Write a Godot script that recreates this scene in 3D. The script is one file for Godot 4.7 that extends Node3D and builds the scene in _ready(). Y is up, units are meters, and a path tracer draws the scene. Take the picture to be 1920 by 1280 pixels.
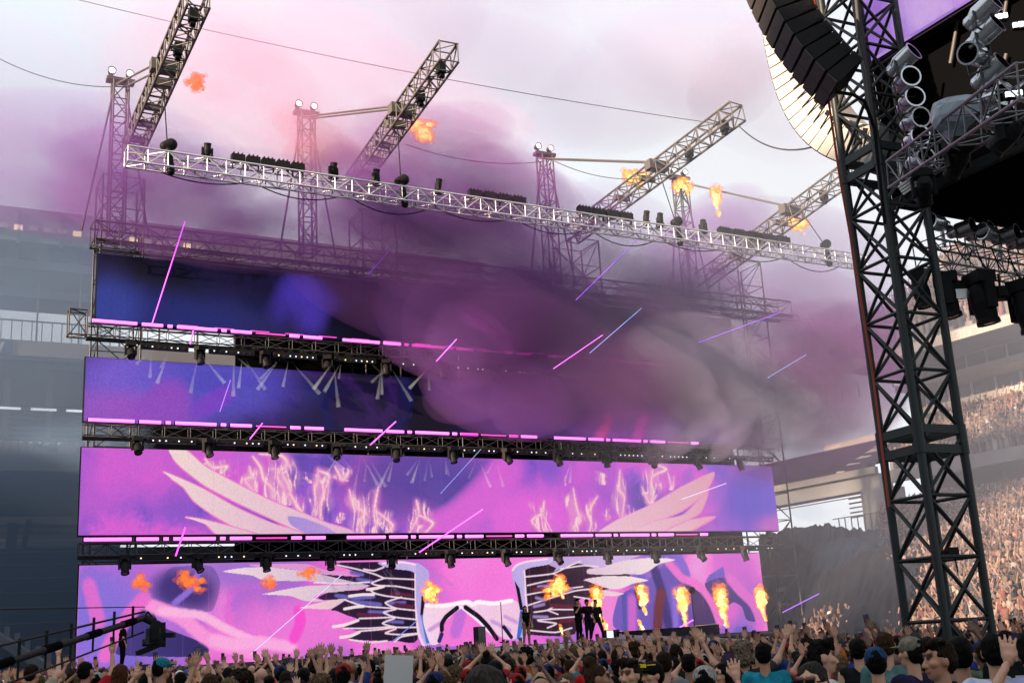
extends Node3D
# An open-air stadium concert at dusk: a wide stage of four LED walls behind coloured smoke, a delay tower on the right, a standing crowd below.
# Stage axes: U runs along the stage to the right, V up, N out towards the audience; st(s, h, d) gives a point in metres.
const U := Vector3(0.8728023, 0.00949986, -0.48798146)
const V := Vector3(-0.00829187, 0.99995488, 0.00463596)
const N := Vector3(0.48800348, 0, 0.87284168)
const O := Vector3(-18.7956, 0, -48.9278)
# Right-hand stand: W runs along it away from the camera, R across it, outwards.
const W := Vector3(-0.5637429, 0, -0.82595033)
const R := Vector3(0.82595033, 0, -0.5637429)
const EYE := 1.9
const SCREEN := 0.335   # screen brightness that shows a picture at its own tones under this exposure

var M := {}
var rng := RandomNumberGenerator.new()
var taken := {}
var labels := {}
var unit_rod: CylinderMesh
var unit_box: BoxMesh

func _ready():
	# camera
	var cam := Camera3D.new()
	cam.name = "camera"
	cam.fov = rad_to_deg(2.0 * atan(640.0 / 2150.0))
	cam.near = 0.2
	cam.far = 2000.0
	cam.position = Vector3(0, EYE, 0)
	cam.basis = Basis(Vector3.RIGHT, deg_to_rad(15.2)) * Basis(Vector3.BACK, deg_to_rad(-3.0))
	add_child(cam)
	# sky, haze, exposure
	var we := WorldEnvironment.new()
	we.name = "environment"
	var e := Environment.new()
	e.background_mode = Environment.BG_SKY
	e.tonemap_mode = Environment.TONE_MAPPER_LINEAR
	e.tonemap_exposure = 3.0
	var ps := ProceduralSkyMaterial.new()
	ps.sky_top_color = Color(0.585, 0.605, 0.625)
	ps.sky_horizon_color = Color(0.61, 0.62, 0.632)
	ps.sky_curve = 0.2
	ps.ground_bottom_color = Color(0.16, 0.16, 0.16)
	ps.ground_horizon_color = Color(0.3, 0.3, 0.3)
	ps.sun_angle_max = 12.0
	e.sky = Sky.new()
	e.sky.sky_material = ps
	e.volumetric_fog_enabled = true
	e.volumetric_fog_density = 0.0
	e.sdfgi_enabled = true
	e.ssao_enabled = true
	e.ssil_enabled = true
	we.environment = e
	add_child(we)
	# low evening sun from the left, a little behind the camera
	var sun := DirectionalLight3D.new()
	sun.name = "sun"
	sun.light_energy = 1.6
	sun.light_color = Color(1.0, 0.87, 0.74)
	sun.light_angular_distance = 0.5
	sun.shadow_enabled = true
	sun.basis = Basis.looking_at(Vector3(0.71, -0.31, -0.63))
	add_child(sun)
	rng.seed = 20250601
	unit_rod = CylinderMesh.new()
	unit_rod.top_radius = 1.0
	unit_rod.bottom_radius = 1.0
	unit_rod.height = 1.0
	unit_rod.radial_segments = 8
	unit_rod.rings = 1
	unit_box = BoxMesh.new()
	materials()
	setting()
	stands()
	stage()
	screens()
	trusses()
	lights_on_trusses()
	flames()
	lasers()
	delay_tower()
	line_arrays()
	roof_rig()
	jib()
	people()
	smoke()

# ---------------------------------------------------------------- helpers
func st(s: float, h: float, d: float) -> Vector3:
	return O + U * s + V * h + N * d

func rs(t: float, d: float, h: float) -> Vector3:
	return W * t + R * d + Vector3(0, h, 0)

func mat(called: String, c: Color, rough := 0.7, metal := 0.0) -> StandardMaterial3D:
	var m := StandardMaterial3D.new()
	m.resource_name = called
	m.albedo_color = c.linear_to_srgb()
	m.roughness = rough
	m.metallic = metal
	M[called] = m
	return m

func glow(called: String, c: Color, energy: float) -> StandardMaterial3D:
	var m := mat(called, Color(0.1, 0.1, 0.1))
	m.emission_enabled = true
	m.emission = c
	m.emission_energy_multiplier = energy * SCREEN
	return m

func grain(m: StandardMaterial3D, lo: Color, hi: Color, scale: float, freq := 0.02, seed_ := 1) -> void:
	var nt := NoiseTexture2D.new()
	var fn := FastNoiseLite.new()
	fn.seed = seed_
	fn.frequency = freq
	fn.fractal_octaves = 5
	nt.noise = fn
	nt.width = 256
	nt.height = 256
	nt.seamless = true
	var g := Gradient.new()
	g.set_color(0, lo.linear_to_srgb())
	g.set_color(1, hi.linear_to_srgb())
	nt.color_ramp = g
	m.albedo_color = Color.WHITE
	m.albedo_texture = nt
	m.uv1_triplanar = true
	m.uv1_world_triplanar = true
	m.uv1_scale = Vector3.ONE * scale

func numbered(called: String) -> String:
	var k: int = taken.get(called, 0)
	taken[called] = k + 1
	return called if k == 0 else "%s_%03d" % [called, k]

func tag(o: Node, label: String, category: String, group := "", kind := "") -> void:
	o.set_meta("label", label)
	o.set_meta("category", category)
	if group:
		o.set_meta("group", group)
	if kind:
		o.set_meta("kind", kind)

func thing(called: String, label: String, category: String, at := Vector3.ZERO, group := "") -> Node3D:
	var o := Node3D.new()
	o.name = numbered(called)
	o.position = at
	add_child(o)
	tag(o, label, category, group)
	return o

func put(parent: Node, called: String, mesh: Mesh, m: Material, t := Transform3D()) -> MeshInstance3D:
	var o := MeshInstance3D.new()
	o.name = called if parent != self else numbered(called)
	o.mesh = mesh
	o.material_override = m
	o.transform = t
	parent.add_child(o, true)
	return o

func origin_of(p: Node) -> Vector3:
	return Vector3.ZERO if p == self else (p as Node3D).position

# a round bar between two points of the world, child of a thing without turn
func rod(parent: Node, called: String, a: Vector3, b: Vector3, r: float, m: Material) -> MeshInstance3D:
	var y := b - a
	var l := y.length()
	y /= l
	var x := y.cross(Vector3(0.31, 0.2, 0.93)).normalized()
	var z := x.cross(y)
	return put(parent, called, unit_rod, m, Transform3D(Basis(x * r, y * l, z * r), (a + b) / 2 - origin_of(parent)))

# a box with its middle at a point of the world, with axes of its own
func slab(parent: Node, called: String, c: Vector3, size: Vector3, m: Material, axes := Basis()) -> MeshInstance3D:
	return put(parent, called, unit_box, m, Transform3D(Basis(axes.x * size.x, axes.y * size.y, axes.z * size.z), c - origin_of(parent)))

func beam(parent: Node, called: String, a: Vector3, b: Vector3, w: float, h: float, m: Material, up := Vector3.UP) -> MeshInstance3D:
	var z := (b - a).normalized()
	var x := up.cross(z).normalized()
	return slab(parent, called, (a + b) / 2, Vector3(w, h, (b - a).length()), m, Basis(x, z.cross(x), z))

func stage_axes() -> Basis:
	return Basis(U, V, N)

# mesh collector
func acc() -> Dictionary:
	return {"v": PackedVector3Array(), "n": PackedVector3Array(), "uv": PackedVector2Array(), "c": PackedColorArray(), "i": PackedInt32Array()}

func quad(g: Dictionary, a: Vector3, b: Vector3, c: Vector3, d: Vector3, ua := Vector2(0, 0), ub := Vector2(1, 0), uc := Vector2(1, 1), ud := Vector2(0, 1)) -> void:
	var n := (c - a).cross(b - a).normalized()
	var k: int = g.v.size()
	g.v.append_array(PackedVector3Array([a, b, c, d]))
	g.n.append_array(PackedVector3Array([n, n, n, n]))
	g.uv.append_array(PackedVector2Array([ua, ub, uc, ud]))
	g.i.append_array(PackedInt32Array([k, k + 1, k + 2, k, k + 2, k + 3]))

func made(g: Dictionary) -> ArrayMesh:
	var arr := []
	arr.resize(Mesh.ARRAY_MAX)
	arr[Mesh.ARRAY_VERTEX] = g.v
	arr[Mesh.ARRAY_NORMAL] = g.n
	if g.uv.size() == g.v.size():
		arr[Mesh.ARRAY_TEX_UV] = g.uv
	if g.c.size() == g.v.size():
		arr[Mesh.ARRAY_COLOR] = g.c
	arr[Mesh.ARRAY_INDEX] = g.i
	var m := ArrayMesh.new()
	m.add_surface_from_arrays(Mesh.PRIMITIVE_TRIANGLES, arr)
	return m

# turned profile: points (radius, height), round the y axis
func lathe(profile: Array, sides := 14) -> ArrayMesh:
	var s := SurfaceTool.new()
	s.begin(Mesh.PRIMITIVE_TRIANGLES)
	for k in profile.size() - 1:
		s.set_smooth_group(k + 1)
		for j in sides:
			var p := []
			for q in [[k, j], [k + 1, j], [k + 1, j + 1], [k, j + 1]]:
				var a: float = TAU * q[1] / sides
				p.append(Vector3(cos(a) * profile[q[0]].x, profile[q[0]].y, sin(a) * profile[q[0]].x))
			for q in [0, 2, 1, 0, 3, 2]:
				s.add_vertex(p[q])
	s.generate_normals()
	return s.commit()

# a cable: tube through points
func tube(pts: Array, r: float, sides := 5) -> ArrayMesh:
	var s := SurfaceTool.new()
	s.begin(Mesh.PRIMITIVE_TRIANGLES)
	s.set_smooth_group(0)
	for k in pts.size() - 1:
		var y: Vector3 = (pts[k + 1] - pts[k]).normalized()
		var x := y.cross(Vector3(0.31, 0.2, 0.93)).normalized()
		var z := x.cross(y)
		for j in sides:
			var a := TAU * j / sides
			var b := TAU * (j + 1) / sides
			var oa := (x * cos(a) + z * sin(a)) * r
			var ob := (x * cos(b) + z * sin(b)) * r
			for q in [pts[k] + oa, pts[k + 1] + ob, pts[k + 1] + oa, pts[k] + oa, pts[k] + ob, pts[k + 1] + ob]:
				s.add_vertex(q)
	s.generate_normals()
	return s.commit()

func sag(a: Vector3, b: Vector3, drop: float, n := 14) -> Array:
	var out := []
	for k in n + 1:
		var f := float(k) / n
		out.append(a.lerp(b, f) - Vector3(0, drop * 4 * f * (1 - f), 0))
	return out

# Smooth union of tapered capsules, meshed as surface nets and added to g.
# shape: [a, b, radius a, radius b, tint] or, with a Vector3 third, an ellipsoid [centre, 0, radii, 0, tint]
func net(g: Dictionary, shapes: Array, cell: float, k: float, noise: FastNoiseLite = null, amp := 0.0) -> void:
	var lo := Vector3.ONE * 1e6
	var hi := -lo
	for s in shapes:
		var r: Vector3 = s[2] if s[2] is Vector3 else Vector3.ONE * maxf(s[2], s[3])
		lo = lo.min(s[0] - r)
		hi = hi.max(s[0] + r)
		if not s[2] is Vector3:
			lo = lo.min(s[1] - r)
			hi = hi.max(s[1] + r)
	var pad := Vector3.ONE * (2.1 * cell + amp)
	lo -= pad
	hi += pad
	var nx := int((hi.x - lo.x) / cell) + 2
	var ny := int((hi.y - lo.y) / cell) + 2
	var nz := int((hi.z - lo.z) / cell) + 2
	var f := PackedFloat32Array()
	f.resize(nx * ny * nz)
	f.fill(9.0)
	var who := PackedByteArray()
	who.resize(nx * ny * nz)
	var best := PackedFloat32Array()
	best.resize(nx * ny * nz)
	best.fill(9.0)
	for si in shapes.size():
		var s = shapes[si]
		var round_: bool = s[2] is Vector3
		var a: Vector3 = s[0]
		var b: Vector3 = s[0] if round_ else s[1]
		var rv: Vector3 = s[2] if round_ else Vector3.ONE * maxf(s[2], s[3])
		var m := Vector3.ONE * (k + 1.8 * cell + amp) + rv
		var p0 := ((a.min(b) - m - lo) / cell).floor().max(Vector3.ZERO)
		var p1 := ((a.max(b) + m - lo) / cell).ceil().min(Vector3(nx - 1, ny - 1, nz - 1))
		var ab := b - a
		var ll := maxf(ab.length_squared(), 1e-9)
		var ra: float = 0.0 if round_ else s[2]
		var rd: float = 0.0 if round_ else s[3] - s[2]
		var rmin := minf(rv.x, minf(rv.y, rv.z))
		for iz in range(int(p0.z), int(p1.z) + 1):
			for iy in range(int(p0.y), int(p1.y) + 1):
				var at := (iz * ny + iy) * nx
				for ix in range(int(p0.x), int(p1.x) + 1):
					var p := lo + Vector3(ix, iy, iz) * cell - a
					var d: float
					if round_:
						d = ((p / rv).length() - 1.0) * rmin
					else:
						var t := clampf(p.dot(ab) / ll, 0.0, 1.0)
						d = (p - ab * t).length() - ra - rd * t
					var q := at + ix
					if d < best[q]:
						best[q] = d
						who[q] = si
					var o := f[q]
					var h := maxf(k - absf(o - d), 0.0)
					f[q] = minf(o, d) - (h * h * 0.25 / k if k > 0.0 else 0.0)
	if noise:
		for iz in nz:
			for iy in ny:
				for ix in nx:
					var q := (iz * ny + iy) * nx + ix
					if absf(f[q]) < amp + 2.0 * cell:
						f[q] += noise.get_noise_3dv(lo + Vector3(ix, iy, iz) * cell) * amp
	var index := {}
	var first: int = g.v.size()
	var step := [1, nx, nx * ny]
	var tinted: bool = shapes[0].size() > 4
	for iz in nz - 1:
		for iy in ny - 1:
			var row := (iz * ny + iy) * nx
			for ix in nx - 1:
				var q := row + ix
				var c0 := f[q]
				var inside := 0
				if c0 > 2.0 * cell or c0 < -2.0 * cell:
					continue
				var corner := [c0, f[q + 1], f[q + nx], f[q + nx + 1], f[q + nx * ny], f[q + nx * ny + 1], f[q + nx * ny + nx], f[q + nx * ny + nx + 1]]
				for v in corner:
					if v < 0.0:
						inside += 1
				if inside == 0 or inside == 8:
					continue
				var sum := Vector3.ZERO
				var cnt := 0
				for e in [[0, 1], [2, 3], [4, 5], [6, 7], [0, 2], [1, 3], [4, 6], [5, 7], [0, 4], [1, 5], [2, 6], [3, 7]]:
					var u: float = corner[e[0]]
					var w: float = corner[e[1]]
					if (u < 0.0) != (w < 0.0):
						var t := u / (u - w)
						var pa := Vector3(e[0] & 1, (e[0] >> 1) & 1, e[0] >> 2)
						var pb := Vector3(e[1] & 1, (e[1] >> 1) & 1, e[1] >> 2)
						sum += pa.lerp(pb, t)
						cnt += 1
				index[q] = g.v.size()
				g.v.append(lo + (Vector3(ix, iy, iz) + sum / cnt) * cell)
				g.n.append(Vector3.ZERO)
				if tinted:
					g.c.append(shapes[who[q]][4])
	for q in index:
		for ax in 3:
			var b1: int = step[(ax + 1) % 3]
			var b2: int = step[(ax + 2) % 3]
			var s0 := f[q] < 0.0
			var s1: bool = f[q + step[ax]] < 0.0
			if s0 == s1:
				continue
			if not (index.has(q - b1) and index.has(q - b2) and index.has(q - b1 - b2)):
				continue
			var v4 := [index[q], index[q - b1], index[q - b1 - b2], index[q - b2]]
			if s0:
				v4 = [v4[0], v4[3], v4[2], v4[1]]
			g.i.append_array(PackedInt32Array([v4[0], v4[1], v4[2], v4[0], v4[2], v4[3]]))
			var n: Vector3 = (g.v[v4[2]] - g.v[v4[0]]).cross(g.v[v4[1]] - g.v[v4[3]])
			for v in v4:
				g.n[v] += n
	for v in range(first, g.v.size()):
		g.n[v] = g.n[v].normalized()

# box truss: four chords, frames and zig-zag braces, every bar a part
func truss(o: Node3D, a: Vector3, b: Vector3, w: float, h: float, bay: float, rc: float, rb: float, m: Material, up := Vector3.UP, sides := 4) -> void:
	var z := (b - a).normalized()
	var x := up.cross(z).normalized()
	var y := z.cross(x)
	var n := maxi(1, int(round((b - a).length() / bay)))
	var c := []
	for k in n + 1:
		var p := a.lerp(b, float(k) / n)
		c.append([p + x * w / 2 + y * h / 2, p - x * w / 2 + y * h / 2, p - x * w / 2 - y * h / 2, p + x * w / 2 - y * h / 2])
	for j in 4:
		rod(o, "chord", c[0][j], c[n][j], rc, m)
	for k in n + 1:
		for j in sides:
			rod(o, "frame_bar", c[k][j], c[k][(j + 1) % 4], rb, m)
	for k in n:
		for j in sides:
			if (k + j) % 2:
				rod(o, "brace", c[k][j], c[k + 1][(j + 1) % 4], rb, m)
			else:
				rod(o, "brace", c[k][(j + 1) % 4], c[k + 1][j], rb, m)

const ORD := ["first", "second", "third", "fourth", "fifth", "sixth", "seventh", "eighth", "ninth", "tenth", "eleventh", "twelfth", "thirteenth", "fourteenth", "fifteenth", "sixteenth", "seventeenth", "eighteenth", "nineteenth", "twentieth", "twenty-first", "twenty-second", "twenty-third", "twenty-fourth", "twenty-fifth", "twenty-sixth"]

# ---------------------------------------------------------------- materials
func materials():
	mat("black_steel", Color(0.012, 0.015, 0.016), 0.55, 0.3)
	mat("tower_paint", Color(0.009, 0.015, 0.016), 0.5, 0.2)
	mat("aluminium", Color(0.55, 0.56, 0.58), 0.45, 0.7)
	mat("grey_steel", Color(0.05, 0.05, 0.056), 0.55, 0.5)
	mat("boom_steel", Color(0.10, 0.095, 0.09), 0.6, 0.4)
	mat("black_plastic", Color(0.012, 0.012, 0.013), 0.5)
	mat("drape", Color(0.0025, 0.0028, 0.0034), 0.95)
	mat("tarp", Color(0.045, 0.047, 0.052), 0.75)
	grain(M.tarp, Color(0.005, 0.0065, 0.0095), Color(0.013, 0.016, 0.021), 0.15, 0.015, 4)
	M.tarp.metallic_specular = 0.12
	mat("concrete", Color(0.35, 0.34, 0.33), 0.85)
	grain(M.concrete, Color(0.13, 0.125, 0.12), Color(0.22, 0.215, 0.205), 0.12, 0.01, 7)
	mat("cream_fascia", Color(0.36, 0.335, 0.3), 0.7)
	mat("grey_fascia", Color(0.17, 0.175, 0.185), 0.7)
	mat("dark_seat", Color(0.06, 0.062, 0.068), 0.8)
	mat("white_wall", Color(0.82, 0.82, 0.8), 0.7)
	for k in ["drape", "black_plastic", "black_steel"]:
		M[k].metallic_specular = 0.08 if k == "drape" else 0.2
	mat("lens", Color(0.02, 0.02, 0.025), 0.08)
	mat("rig_alloy", Color(0.16, 0.165, 0.175), 0.4, 0.7)
	mat("chrome", Color(0.55, 0.57, 0.6), 0.24, 0.88)
	mat("brown_grille", Color(0.05, 0.043, 0.036), 0.6)
	mat("white_cabinet", Color(0.34, 0.335, 0.32), 0.5)
	mat("plastic_wrap", Color(0.22, 0.27, 0.32), 0.3)
	mat("grey_board", Color(0.5, 0.5, 0.5), 0.6)
	mat("glass_rail", Color(0.5, 0.55, 0.58, 0.3), 0.1)
	glow("pink_led", Color(1.0, 0.42, 0.95), 2.6)
	glow("magenta_led", Color(0.95, 0.2, 0.75), 1.5)
	glow("white_lamp", Color(0.95, 0.98, 1.0), 3.5)
	glow("small_lamp", Color(0.9, 0.95, 1.0), 1.6)
	glow("warm_lamp", Color(1.0, 0.85, 0.6), 2.0)
	glow("tube_light", Color(0.95, 0.97, 1.0), 1.6)
	glow("violet_rod_glow", Color(0.62, 0.2, 1.0), 1.1)
	glow("magenta_rod_glow", Color(0.95, 0.3, 1.0), 2.2)
	glow("blue_rod_glow", Color(0.4, 0.55, 0.95), 0.9)
	glow("pale_rod_glow", Color(0.85, 0.8, 1.0), 1.2)

# ---------------------------------------------------------------- setting
func ground_h(p: Vector3) -> float:
	var dist := Vector2(p.x, p.z).length()
	var side := clampf((p.x - 0.12 * -p.z) / 8.0, 0.0, 1.0)
	return 0.16 * smoothstep(9.0, 26.0, dist) * (1.0 - side) * smoothstep(4.0, -6.0, p.z)

func setting():
	# the covered playing field, crowned a little towards the stage, one sheet out to the horizon
	var g := acc()
	var n := 120
	for j in n + 1:
		for i in n + 1:
			var fx := (float(i) / n - 0.5) * 2.0
			var fz := (float(j) / n - 0.5) * 2.0
			var p := Vector3(sign(fx) * pow(absf(fx), 2.6) * 170.0, 0, sign(fz) * pow(absf(fz), 2.6) * 170.0)
			p.y = ground_h(p)
			g.v.append(p)
			g.n.append(Vector3.UP)
	for j in n:
		for i in n:
			var k := j * (n + 1) + i
			g.i.append_array(PackedInt32Array([k, k + 1, k + n + 2, k, k + n + 2, k + n + 1]))
	var gm := mat("field_cover", Color(0.12, 0.12, 0.12), 0.9)
	grain(gm, Color(0.08, 0.08, 0.085), Color(0.16, 0.16, 0.155), 0.3, 0.03, 11)
	put(self, "ground", made(g), gm).set_meta("kind", "structure")

# ---------------------------------------------------------------- stands
# a long bar of the right-hand stand: t0..t1 along it, d0..d1 across, h0..h1 high
func rbar(o: Node3D, called: String, t0: float, t1: float, d0: float, d1: float, h0: float, h1: float, m: Material) -> MeshInstance3D:
	return slab(o, called, rs((t0 + t1) / 2, (d0 + d1) / 2, (h0 + h1) / 2), Vector3(t1 - t0, h1 - h0, d1 - d0), m, Basis(W, Vector3.UP, W.cross(Vector3.UP)))

func sbar(o: Node3D, called: String, s0: float, s1: float, h0: float, h1: float, d0: float, d1: float, m: Material) -> MeshInstance3D:
	return slab(o, called, st((s0 + s1) / 2, (h0 + h1) / 2, (d0 + d1) / 2), Vector3(s1 - s0, h1 - h0, d1 - d0), m, stage_axes())

func lettering(parent: Node3D, called: String, words: String, at: Vector3, right: Vector3, up: Vector3, high: float, m: Material, font := "Droid Sans", wide := 1.0) -> void:
	var tm := TextMesh.new()
	tm.text = words
	var f := SystemFont.new()
	f.font_names = PackedStringArray([font])
	f.font_weight = 700
	tm.font = f
	tm.font_size = 64
	tm.pixel_size = high / 46.0
	tm.depth = 0.03
	tm.curve_step = 4.0
	var z := right.cross(up)
	put(parent, called, tm, m, Transform3D(Basis(right * wide, up, z), at - origin_of(parent)))

# stepped seating between two edges, one mesh
func tier(t0: float, t1: float, d0: float, d1: float, h0: float, h1: float, rows: int) -> ArrayMesh:
	var g := acc()
	for k in rows:
		var da := lerpf(d0, d1, float(k) / rows)
		var db := lerpf(d0, d1, float(k + 1) / rows)
		var ha := lerpf(h0, h1, float(k) / rows)
		var hb := lerpf(h0, h1, float(k + 1) / rows)
		quad(g, rs(t1, da, ha), rs(t1, da, hb), rs(t0, da, hb), rs(t0, da, ha))
		quad(g, rs(t1, da, hb), rs(t1, db, hb), rs(t0, db, hb), rs(t0, da, hb))
	return made(g)

func fan_meshes() -> Array:
	# a small standing spectator in two pieces that carry different tints: clothes and skin
	var a := acc()
	net(a, [[Vector3(0, 0.1, 0), Vector3(0, 0.75, 0), 0.17, 0.18], [Vector3(0, 0.75, 0), Vector3(0, 1.3, 0), 0.18, 0.2], [Vector3(-0.17, 1.36, 0), Vector3(0.17, 1.36, 0), 0.1, 0.1]], 0.11, 0.08)
	var b := acc()
	net(b, [[Vector3(0, 1.62, 0), 0, Vector3(0.1, 0.14, 0.11), 0], [Vector3(-0.22, 1.38, 0), Vector3(-0.36, 1.3, 0.25), 0.06, 0.05], [Vector3(-0.36, 1.3, 0.25), Vector3(-0.22, 1.75, 0.3), 0.05, 0.05], [Vector3(0.22, 1.38, 0), Vector3(0.36, 1.25, 0.25), 0.06, 0.05], [Vector3(0.36, 1.25, 0.25), Vector3(0.16, 1.62, 0.32), 0.05, 0.05]], 0.055, 0.04)
	return [made(a), made(b)]

const SHIRTS := [Color(0.02, 0.02, 0.022), Color(0.022, 0.02, 0.025), Color(0.6, 0.6, 0.58), Color(0.5, 0.03, 0.03), Color(0.03, 0.06, 0.25), Color(0.05, 0.05, 0.06), Color(0.3, 0.3, 0.31), Color(0.02, 0.03, 0.08), Color(0.65, 0.2, 0.03), Color(0.05, 0.25, 0.3), Color(0.4, 0.33, 0.25), Color(0.14, 0.04, 0.06), Color(0.12, 0.16, 0.1)]
const SHIRT_WORDS := ["black", "black", "white", "red", "blue", "charcoal", "grey", "navy", "orange", "teal", "beige", "maroon", "olive"]
const SKINS := [Color(0.46, 0.25, 0.165), Color(0.38, 0.19, 0.115), Color(0.24, 0.112, 0.064), Color(0.11, 0.052, 0.031), Color(0.32, 0.155, 0.092)]
const HAIRS := [Color(0.012, 0.01, 0.009), Color(0.03, 0.018, 0.011), Color(0.07, 0.035, 0.018), Color(0.2, 0.13, 0.07), Color(0.012, 0.012, 0.012)]

const FANS := [Color(0.03, 0.03, 0.032), Color(0.05, 0.045, 0.045), Color(0.45, 0.44, 0.42), Color(0.32, 0.31, 0.3), Color(0.04, 0.05, 0.1), Color(0.09, 0.085, 0.08), Color(0.3, 0.22, 0.17), Color(0.18, 0.17, 0.17), Color(0.26, 0.06, 0.05), Color(0.35, 0.28, 0.22), Color(0.06, 0.055, 0.06)]

func spectators(o: Node3D, places: Array, faces: Vector3) -> void:
	var fm := fan_meshes()
	var base := Basis.looking_at(-faces, Vector3.UP)
	for part in 2:
		var mm := MultiMesh.new()
		mm.transform_format = MultiMesh.TRANSFORM_3D
		mm.use_colors = true
		mm.mesh = fm[part]
		mm.instance_count = places.size()
		for k in places.size():
			var r := float(hash(k * 7 + 3) % 1000) / 1000.0
			var r2 := float(hash(k * 13 + 5) % 1000) / 1000.0
			mm.set_instance_transform(k, Transform3D(base.rotated(Vector3.UP, (r - 0.5) * 1.2) * Basis.from_scale(Vector3(1, 0.92 + 0.16 * r2, 1) * (1 if r2 < 0.5 else 1)), places[k]))
			var c: Color = FANS[hash(k * 31) % FANS.size()] if part == 0 else SKINS[hash(k * 17) % SKINS.size()]
			mm.set_instance_color(k, c.lerp(Color(c.get_luminance(), c.get_luminance(), c.get_luminance()), 0.35) * (0.4 + 0.4 * r))
		var mi := MultiMeshInstance3D.new()
		mi.name = "clothes" if part == 0 else "heads_and_arms"
		mi.multimesh = mm
		var m := StandardMaterial3D.new()
		m.vertex_color_use_as_albedo = true
		m.roughness = 0.85
		mi.material_override = m
		o.add_child(mi)

func stuff(called: String, label: String) -> Node3D:
	var o := Node3D.new()
	o.name = numbered(called)
	add_child(o)
	tag(o, label, "crowd", "", "stuff")
	return o

func stands():
	# ---- right-hand stand, in the sun
	var o := thing("grandstand", "sunlit right-hand stadium stand packed with spectators behind the delay tower", "grandstand", rs(30, 50, 0))
	put(o, "lower_tier", tier(2, 40.5, 50, 70, 2.0, 9.6, 26), M.concrete, Transform3D(Basis(), -o.position))
	put(o, "lower_tier_end", tier(40.5, 55, 57.7, 70, 4.93, 9.6, 16), M.concrete, Transform3D(Basis(), -o.position))
	for k in 4:
		rbar(o, "front_step", 10, 44, 45.1 + k, 49.4, 0.45 * k - 0.1, 0.35 + 0.45 * k, M.dark_seat)
	rbar(o, "front_wall", 2, 40.5, 49.4, 49.7, 0, 2.6, M.dark_seat)
	var band := rbar(o, "advertising_band", 2, 54, 69.6, 70.2, 10.08, 10.86, M.cream_fascia)
	band.set_meta("label", "cream fascia band with blue lettering above the lower tier")
	for k in 22:
		rbar(o, "band_joint", 5 + k * 2.2, 5.04 + k * 2.2, 69.57, 69.6, 10.08, 10.86, M.grey_fascia)
	lettering(o, "band_lettering", "BUD LIGHT", rs(49.6, 69.58, 10.45), -W, Vector3.UP, 0.5, mat("blue_print", Color(0.05, 0.08, 0.25), 0.6), "Droid Sans", 1.0)
	lettering(o, "band_emblem", "◆", rs(44.8, 69.58, 10.46), -W, Vector3.UP, 0.42, M.grey_fascia)
	rbar(o, "soffit", 2, 54, 70.2, 84, 10.3, 10.5, M.grey_fascia)
	rbar(o, "rear_wall", 2, 62, 84, 84.5, 0, 24, M.grey_fascia)
	rbar(o, "concourse_floor", 2, 54, 70, 84, 9.4, 9.6, M.concrete)
	# a row of cream seats just above the band
	for k in 60:
		rbar(o, "seat", 26 + k * 0.42, 26.3 + k * 0.42, 70.5, 70.8, 10.86, 11.25, M.cream_fascia)
	rbar(o, "middle_parapet", 2, 56, 72.2, 72.6, 12.9, 13.85, M.grey_fascia)
	for k in 18:
		rbar(o, "column", 4 + k * 3.0, 4.25 + k * 3.0, 76, 76.3, 10.5, 13.0, M.grey_fascia)
	put(o, "middle_tier", tier(2, 57, 72.6, 84, 12.9, 19.3, 14), M.concrete, Transform3D(Basis(), -o.position))
	rbar(o, "slab_edge", 2, 60, 81.6, 84, 19.45, 20.05, M.cream_fascia)
	rbar(o, "box_front", 2, 60, 82.6, 82.8, 20.05, 21.3, M.dark_seat)
	for k in 26:
		rbar(o, "box_post", 4 + k * 2.2, 4.12 + k * 2.2, 82.3, 82.5, 20.05, 21.4, M.cream_fascia)
	rbar(o, "upper_slab_edge", 2, 60, 79.6, 84, 21.4, 21.9, M.cream_fascia)
	for k in 20:
		rbar(o, "rail_post", 38.7 + k * 1.8, 38.84 + k * 1.8, 79.9, 80.0, 21.9, 23.05, M.cream_fascia)
	rbar(o, "hand_rail", 2, 60, 79.9, 80, 23.0, 23.08, M.cream_fascia)
	rbar(o, "upper_front", 2, 62, 74.7, 75.1, 22.9, 23.65, M.cream_fascia)
	rbar(o, "upper_soffit", 2, 62, 75.1, 84, 23.2, 23.4, M.grey_fascia)
	lettering(o, "ring_lettering", "EMERSON BOOZER", rs(49.4, 74.69, 23.24), -W, Vector3.UP, 0.47, mat("grey_print", Color(0.3, 0.29, 0.28), 0.6), "Droid Sans", 1.28)
	put(o, "upper_tier", tier(2, 64, 75.4, 108, 23.4, 44, 36), M.concrete, Transform3D(Basis(), -o.position))
	for k in 9:
		rbar(o, "floodlight_row", 50 - k * 0.9, 50.4 - k * 0.9, 86, 86.3, 30.2, 30.5, M.warm_lamp)
	var places := []
	var r := RandomNumberGenerator.new()
	r.seed = 77
	for k in 26:
		var d := 50.0 + 20.0 * (k + 0.55) / 26
		var t := 17.0
		while t < 40.6 + maxf(d - 50.5, 0.0) * 0.72:
			t += r.randf_range(0.42, 0.62)
			if r.randf() < 0.93:
				places.append(rs(t, d, 2.0 + 7.6 * (k + 1) / 26.0))
	for k in 4:
		var t := 14.0
		while t < 43.0:
			t += r.randf_range(0.42, 0.62)
			places.append(rs(t, 45.6 + k * 1.0, 0.35 + 0.45 * k))
	spectators(stuff("lower_tier_crowd", "dense sunlit crowd on the lower tier of the right-hand stand"), places, -R)
	places = []
	for k in 14:
		var t := 38.0
		while t < 56.5:
			t += r.randf_range(0.42, 0.62)
			if r.randf() < 0.9:
				places.append(rs(t, 72.6 + 11.4 * (k + 0.5) / 14, 12.9 + 6.4 * (k + 1) / 14.0))
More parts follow.
